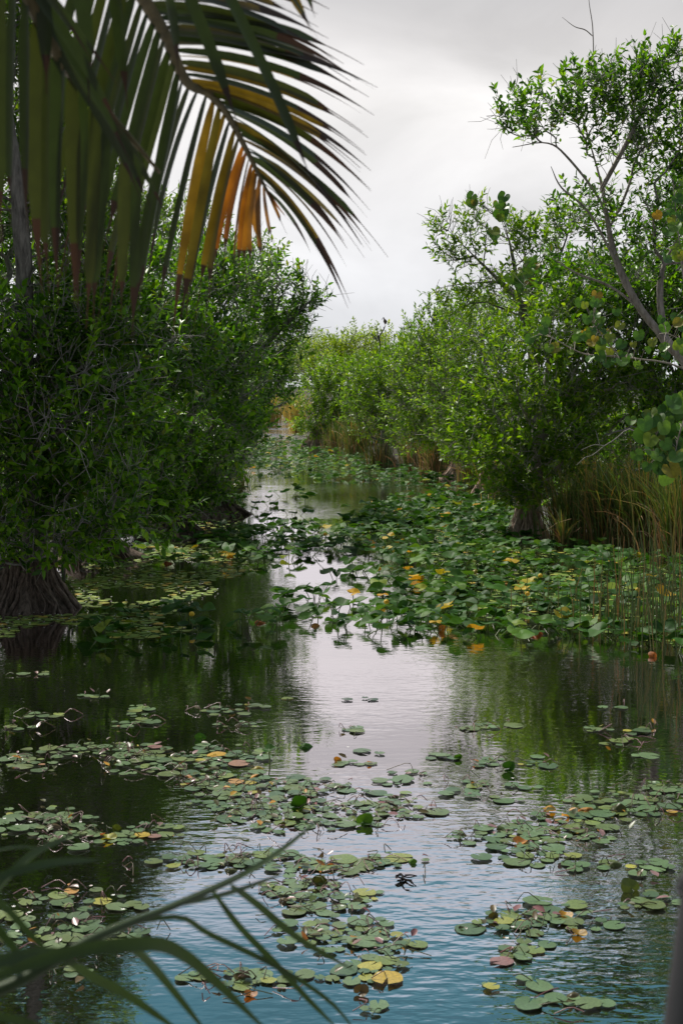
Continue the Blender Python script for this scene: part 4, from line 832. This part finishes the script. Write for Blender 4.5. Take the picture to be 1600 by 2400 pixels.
for i, (poly, sp, mx) in enumerate(weed):
    for x, y in scatter_poly(poly, sp, 700 + i, mx):
        if sum(math.sin(x * f + y * h_) for f, h_ in ((3.1, 1.7), (1.3, -2.2))) < -.75: continue
        dd = g1.uniform(.06, .16); put_pad(a, x, y, dd, .004 + .006 * g1.uniform()); wh.append((x, y, i))
tag(a.build('pondweed', [M['pondweed']]), 'carpet of small yellow-green floating leaves at the feet of the trees', 'pondweed', kind='stuff')
a = Acc()
for x, y, i in wh:
    if g1.uniform() < (.42 if i in (0, 1) else .22 if i == 3 and y < 23 else .05):
        t = g1.uniform(0, 2.1); c = np.array([x + g1.normal() * .05, y + g1.normal() * .05, .02 + g1.uniform() * .02]); s = g1.uniform(.009, .018)
        for k in range(3):
            u = np.array([math.cos(t + k * 2.09), math.sin(t + k * 2.09), .25]); v = np.array([-u[1], u[0], 0]) * .5
            a.add(np.array([c, c + s * (u * .6 + v), c + s * u * 1.1 + [0, 0, .004], c + s * (u * .6 - v)]), (np.array([[0, 1, 2, 3]]), 0))
for p in near:
    if g1.uniform() < .10:
        c = np.array([p['x'] + g1.normal() * p['dia'] * .4, p['y'] + g1.normal() * p['dia'] * .4, .035]); t = g1.uniform(0, 2)
        for k in range(5):
            u = np.array([math.cos(t + k * 1.257), math.sin(t + k * 1.257), .3]); v = np.array([-u[1], u[0], 0]) * .4; s = .011
            a.add(np.array([c, c + s * (u * .6 + v), c + s * u * 1.2, c + s * (u * .6 - v)]), (np.array([[0, 1, 2, 3]]), 0))
tag(a.build('white_flowers', [M['white_flower']]), 'tiny white flowers sprinkled over the floating leaves', 'flowers', kind='stuff')
# rotting stems and scraps caught among the pads
a = Acc()
for p in inview:
    if g1.uniform() < .42:
        n_ = int(g1.integers(1, 4))
        for _ in range(n_):
            c = np.array([p['x'] + g1.normal() * .08, p['y'] + g1.normal() * .08, .02]); t = g1.uniform(0, 6.28); L = g1.uniform(.04, .16); u = np.array([math.cos(t), math.sin(t), 0]); v = np.array([-u[1], u[0], 0])
            if g1.uniform() < .6: tubes(a, spline([c, c + u * L * .4 + v * L * .2 * g1.normal() + [0, 0, g1.uniform(0, .05)], c + u * L + v * L * .3 * g1.normal() - [0, 0, .012]], 6), np.full(6, .0028), 4, int(g1.integers(0, 2)))
            else: leaves(a, c[None], (u + [0, 0, g1.uniform(0, .5)])[None], np.array([[.2 * g1.normal(), .2 * g1.normal(), 1]]), L * .5, L * .28, g1.uniform(-.3, .5), g1.uniform(0, .8), int(g1.choice([0, 1, 2], p=[.45, .4, .15])))
tag(a.build('rotting_scraps', [M['dock_brown'], M['pad_red'], M['dock_yellow']]), 'rotting brown stems and leaf scraps caught among the pads', 'plant litter', kind='stuff')
# floating twig
b = ground(950, 2066); r = thing('floating_twig', 'small black forked twig floating below centre in open water', 'twig', (b[0], b[1], 0)); q = b[1] / F; a = Acc()
for ch in ([(-23, 2), (-10, 7), (5, 9), (27, 1)], [(-20, -3), (-2, 2), (12, -6), (17, -12)], [(-10, 7), (-4, -8), (8, -13), (14, -14)], [(-2, 2), (-18, -2), (-25, 3)], [(0, 10), (14, 4), (27, 1)], [(-22, 1), (-12, 12), (-2, 12)]):
    tubes(a, spline([(x * q, y * q * 2.0, .02 + .012 * math.sin(x)) for x, y in ch], 8), np.linspace(.006, .003, 8), 5, 0, True)
a.build('branches', [M['debris']], r)

# ------------------------------------------------------------------ palms near the viewer
def strip(acc, P, w, nrmv, fold=.25, mis=(0, 0), tipfrac=.8):
    """a leaflet: folded strip along P, widths w, a little thickness from its V"""
    P = np.asarray(P, float); k = len(P); T = nrm(np.gradient(P, axis=0)); Sd = nrm(np.cross(T, nrmv)); N = np.cross(Sd, T); w = np.asarray(w)[:, None] * .5
    V = np.stack([P - Sd * w + N * w * fold, P, P + Sd * w + N * w * fold], 1).reshape(-1, 3)
    i = (np.arange(k - 1) * 3)[:, None]; Q = np.concatenate([np.stack([i + j, i + j + 1, i + j + 4, i + j + 3], -1) for j in (0, 1)], 1)
    cut = int((k - 1) * tipfrac); acc.add(V, (Q[:cut].reshape(-1, 4), mis[0]), (Q[cut:].reshape(-1, 4), mis[1]))
def leaflet(frond, p0, p1, d0, d1, wpx, mat, sag=(0, 0), tip=.75, g=None, tail=.0):
    """traced leaflet from pixel p0 (distance d0) to p1 (distance d1), built at its real size"""
    k = 16; t = np.linspace(0, 1, k); c = ((p0[0] + p1[0]) / 2 + sag[0], (p0[1] + p1[1]) / 2 + sag[1])
    px = (1 - t) ** 2 * p0[0] + 2 * t * (1 - t) * c[0] + t * t * p1[0]; py = (1 - t) ** 2 * p0[1] + 2 * t * (1 - t) * c[1] + t * t * p1[1]
    dd = d0 + (d1 - d0) * t; P = at(px, py, dd); w = wpx / F * dd
    prof = np.interp(t, [0, .06, .25, .6, .8, .9, 1], [.35, .7, 1, .85, .42, .12, .04]) if not tail else np.interp(t, [0, .06, .3, 1 - tail - .04, 1 - tail + .03, 1], [.35, .7, 1, .85, .13, .05])
    nv = np.array([g.normal() * .4, -1, .35 + g.normal() * .3]); a = Acc()
    strip(a, P - np.array(frond.location), w * prof, nv, .3, (0, 1), tip if not tail else 1 - tail)
    return a.build('leaflet', [M[mat], M['palm_dry']], frond)
def interp2(tab, s):
    tab = np.array(tab, float); return np.array([np.interp(s, tab[:, 0], tab[:, i]) for i in range(1, tab.shape[1])])
gp = np.random.default_rng(17)
palm = thing('palm_tree', 'palm with backlit drooping yellow-tipped fronds in the upper left corner', 'palm', (-1.55, 2.1, -.3)); po = np.array(palm.location)
a = Acc(); tubes(a, spline([(0, 0, -.6), (.05, .1, 2), (.12, .25, 3.6), (.22, .35, 4.6)], 30), np.linspace(.13, .09, 30) * (1 + .05 * (np.arange(30) % 2)), 14, 0, True); a.build('trunk', [M['palm_trunk']], palm)
def rachis(name, pts, r, parent, mat='rachis'):
    P = np.array([at(x, y, d) for x, y, d in pts]) if not isinstance(pts, np.ndarray) else pts
    o = link(name, None, parent)
    a = Acc(); off = np.array(parent.location); S_ = spline(P - off, 40); tubes(a, S_, np.interp(np.linspace(0, 1, 40), np.linspace(0, 1, len(r)), r), 7, 0, True)
    bpy.data.objects.remove(o); return a.build(name, [M[mat]], parent)
def lf(frond, p0, p1, d0, d1, w, mat, sag, tip, tail=0):          # leaflet in its frond's frame (frond sits at its palm's origin)
    class Fr: pass
    k = Fr(); k.location = tuple(po_cur); o = leaflet_raw(k, p0, p1, d0, d1, w, mat, sag, tip, gp, tail); o.parent = frond; return o
def leaflet_raw(fr, *args):
    o = leaflet_noparent(fr, *args); return o
def leaflet_noparent(fr, p0, p1, d0, d1, wpx, mat, sag, tip, g, tail):
    k = 16; t = np.linspace(0, 1, k); c = ((p0[0] + p1[0]) / 2 + sag[0], (p0[1] + p1[1]) / 2 + sag[1])
    px = (1 - t) ** 2 * p0[0] + 2 * t * (1 - t) * c[0] + t * t * p1[0]; py = (1 - t) ** 2 * p0[1] + 2 * t * (1 - t) * c[1] + t * t * p1[1]
    dd = d0 + (d1 - d0) * t; P = at(px, py, dd); w = wpx / F * dd
    prof = np.interp(t, [0, .06, .25, .6, .8, .9, 1], [.35, .7, 1, .85, .42, .12, .04]) if not tail else np.interp(t, [0, .06, .3, 1 - tail - .04, 1 - tail + .03, 1], [.35, .7, 1, .85, .13, .05])
    nv = np.array([g.normal() * .4, -1, .35 + g.normal() * .3]); a = Acc()
    strip(a, P - np.array(fr.location), w * prof, nv, .3, (0, 1), tip if not tail else 1 - tail)
    return a.build('leaflet', [M[mat], M['palm_dry']])
po_cur = po
# frond 1: yellowing, its tip fanning out over the water
R1 = [(0, -420, -420, 2.2), (.25, 60, -330, 2.5), (.45, 270, -120, 2.8), (.55, 339, 0, 3.0), (.64, 390, 86, 3.15), (.73, 436, 190, 3.3), (.78, 488, 218, 3.4), (.84, 534, 270, 3.55), (.90, 574, 344, 3.7), (.96, 603, 402, 3.8), (1.0, 626, 448, 3.9)]
f1 = rachis('frond', np.array([at(x, y, d) for _, x, y, d in R1]), [.02, .016, .012, .008, .004], palm)
Lend = [(.40, 70, 560), (.50, 130, 600), (.55, 165, 640), (.64, 235, 690), (.70, 300, 740), (.76, 345, 730), (.80, 400, 830), (.84, 440, 770), (.88, 470, 700), (.92, 540, 740), (.95, 590, 700), (.975, 628, 640), (1.0, 690, 580)]
Rend = [(.40, 700, -60), (.47, 740, 30), (.53, 745, 78), (.58, 840, 170), (.64, 862, 205), (.69, 850, 300), (.74, 845, 390), (.79, 862, 450), (.84, 855, 560), (.88, 885, 610), (.92, 800, 560), (.95, 835, 740), (.98, 760, 620), (1.0, 700, 585)]
for i, s in enumerate(.40 + .597 * (1 - (1 - np.linspace(0, 1, 35)) ** 1.45)):
    p0 = interp2(R1, s); e = interp2(Lend, s) + gp.normal(size=2) * np.array([14, 40]); m = 'palm_green' if s < .80 - .08 * gp.uniform() else ('palm_green' if s < .86 and gp.uniform() < .45 else 'palm_olive' if s < .885 else 'palm_orange')
    if .74 < s < .86 and gp.uniform() < .12: m = 'palm_olive'
    lf(f1, p0[:2], e, p0[2], p0[2] + .25, np.interp(s, [.4, .75, .9, 1], [31, 26, 20, 13]) * gp.uniform(.8, 1.1), m, (-18 + 14 * gp.normal(), -6), .78, .30 if s > .86 and gp.uniform() < .8 else (.22 if gp.uniform() < .45 else 0))
for i, s in enumerate(np.linspace(.40, .995, 50)):
    p0 = interp2(R1, s); e = interp2(Rend, s) + gp.normal(size=2) * np.array([16, 16]); m = 'palm_green' if gp.uniform() < .62 else 'palm_olive'
    L = math.hypot(*(e - p0[:2])); lf(f1, p0[:2], e, p0[2], p0[2] + .5, np.interp(s, [.4, .8, 1], [29, 23, 14]) * gp.uniform(.75, 1.1), m, (L * .06, -L * .13), .6, .26 if gp.uniform() < .3 else 0)
# frond 2: nearer, dark, hanging over the corner
R2 = [(0, -420, -420, 2.1), (.3, -120, -280, 2.3), (.5, 40, -70, 2.45), (.62, 115, 86, 2.55), (.74, 165, 170, 2.65), (.86, 250, 260, 2.75), (.94, 320, 340, 2.8), (1, 375, 405, 2.85)]
f2 = rachis('frond', np.array([at(x, y, d) for _, x, y, d in R2]), [.022, .018, .013, .007, .003], palm)
L2 = [(.3, -100, 380), (.45, 10, 520), (.55, 70, 600), (.62, 105, 660), (.7, 150, 700), (.78, 195, 740), (.86, 235, 760), (.92, 290, 790), (1, 330, 700)]
for s in np.linspace(.33, .99, 17):
    p0 = interp2(R2, s); e = interp2(L2, s) + gp.normal(size=2) * np.array([12, 40]); lf(f2, p0[:2], e, p0[2], p0[2] + .15, np.interp(s, [.3, .8, 1], [40, 36, 22]) * gp.uniform(.8, 1.1), 'palm_green', (-10 + 10 * gp.normal(), 0), .75, .2 if gp.uniform() < .5 else 0)
E2 = [(.3, 180, 130), (.45, 240, 260), (.62, 330, 420), (.74, 380, 520), (.86, 400, 560), (1, 430, 560)]
for s in np.linspace(.33, .8, 7):
    p0 = interp2(R2, s); e = interp2(E2, s) + gp.normal(size=2) * 20; lf(f2, p0[:2], e, p0[2], p0[2] + .15, 26 * gp.uniform(.8, 1.1), 'palm_green', (20, -20), .8, 0)
# frond 3: passes above the picture, a few leaflets hang into it
R3 = [(0, -420, -420, 2.1), (.5, 150, -420, 2.4), (.8, 450, -260, 2.7), (1, 680, -90, 2.9)]
f3 = rachis('frond', np.array([at(x, y, d) for _, x, y, d in R3]), [.02, .014, .009, .003], palm)
for s, e, w, m in [(.62, (560, 300), 34, 'palm_green'), (.72, (735, 435), 34, 'palm_green'), (.80, (745, 90), 26, 'palm_green'), (.86, (730, 75), 24, 'palm_olive'), (.55, (300, 260), 40, 'palm_green'), (.48, (210, 240), 42, 'palm_green'), (.95, (738, 42), 15, 'palm_green'), (.42, (110, 220), 42, 'palm_green'), (.66, (420, 180), 36, 'palm_green')]:
    p0 = interp2(R3, s); lf(f3, p0[:2], e, p0[2], p0[2] + .2, w, m, (24, -30), .8, .12)
# young palm frond in the lower left corner
yp = thing('young_palm', 'blurred green young palm frond fanning over the water in the lower left corner', 'palm', (-1.35, 1.5, .9)); po_cur = np.array(yp.location)
a = Acc(); tubes(a, spline([(0, 0, -1.8), (.02, .03, -.6), (.1, .1, .6), (.2, .16, 1.0)], 16), np.linspace(.035, .015, 16), 10, 0, True); a.build('stem', [M['palm_young']], yp)
fy = rachis('frond', [(-700, 2360, 1.5), (-300, 2390, 1.55), (0, 2320, 1.6), (219, 2199, 1.7), (423, 2117, 1.85), (560, 2055, 2.0)], [.012, .009, .007, .005, .003], yp, 'palm_young')
for pts, w, d0, d1 in [([(120, 2260), (300, 2170), (587, 2041), (768, 1906)], 25, 1.7, 2.3), ([(400, 2126), (541, 2092), (668, 2046)], 17, 1.85, 2.2), ([(-60, 2140), (66, 2010), (189, 1949)], 24, 1.6, 1.8), ([(-80, 2080), (102, 2026), (240, 2015)], 28, 1.6, 1.75),
                       ([(-40, 2300), (153, 2235), (340, 2212), (424, 2235), (510, 2306), (640, 2430)], 46, 1.55, 1.8), ([(300, 2165), (420, 2150), (490, 2189), (637, 2260), (770, 2345), (850, 2440)], 19, 1.8, 2.1), ([(540, 2075), (600, 2118), (700, 2200), (830, 2275)], 24, 1.95, 2.2), ([(500, 2090), (560, 2170), (637, 2250), (720, 2340), (800, 2420)], 22, 1.9, 2.1),
                       ([(290, 2210), (340, 2245), (398, 2311), (500, 2440)], 28, 1.7, 1.9), ([(150, 2245), (220, 2290), (306, 2337), (440, 2430)], 32, 1.65, 1.8), ([(-30, 2090), (20, 2133), (66, 2184), (130, 2250)], 24, 1.6, 1.7), ([(-60, 2130), (0, 2184), (60, 2255)], 30, 1.6, 1.65), ([(-60, 2270), (60, 2240), (160, 2228)], 44, 1.55, 1.65), ([(-40, 2380), (60, 2395), (140, 2440)], 26, 1.55, 1.6), ([(-40, 2000), (40, 1985), (110, 1990)], 10, 1.7, 1.8)]:
    P0 = spline([(x, y, 0) for x, y in pts], 18); t = np.linspace(0, 1, 18); dd = d0 + (d1 - d0) * t; P = at(P0[:, 0], P0[:, 1], dd)
    a = Acc(); strip(a, P - po_cur, w * .78 / F * dd * np.interp(t, [0, .15, .5, .8, 1], [.5, .9, 1, .7, .08]), np.array([.2 * gp.normal(), -1, .5]), .3, (0, 0)); a.build('leaflet', [M['palm_young']], fy)
# pipe railing post at the lower right corner
pr = thing('railing_post', 'blurred dark pipe post of the railing in the lower right corner', 'post', tuple(at(1640, 2700, 1.15))); a = Acc(); off = np.array(pr.location)
A_ = at(1660, 2080, 1.2) - off; B0 = at(1616, 2420, 1.15) - off; C_ = B0 + (B0 - A_) * 6
tubes(a, spline([A_ + (A_ - B0) * .01, A_, B0, C_], 24), np.full(24, .023), 18, 0, True); a.build('pipe', [M['post']], pr)
a = Acc(); e = nrm((A_ - B0)[None])[0]; tubes(a, np.array([A_ - e * .01, A_ + e * .003, A_ + e * .012, A_ + e * .02]), np.array([.027, .027, .022, .006]), 18, 0, True); a.build('cap', [M['post']], pr)
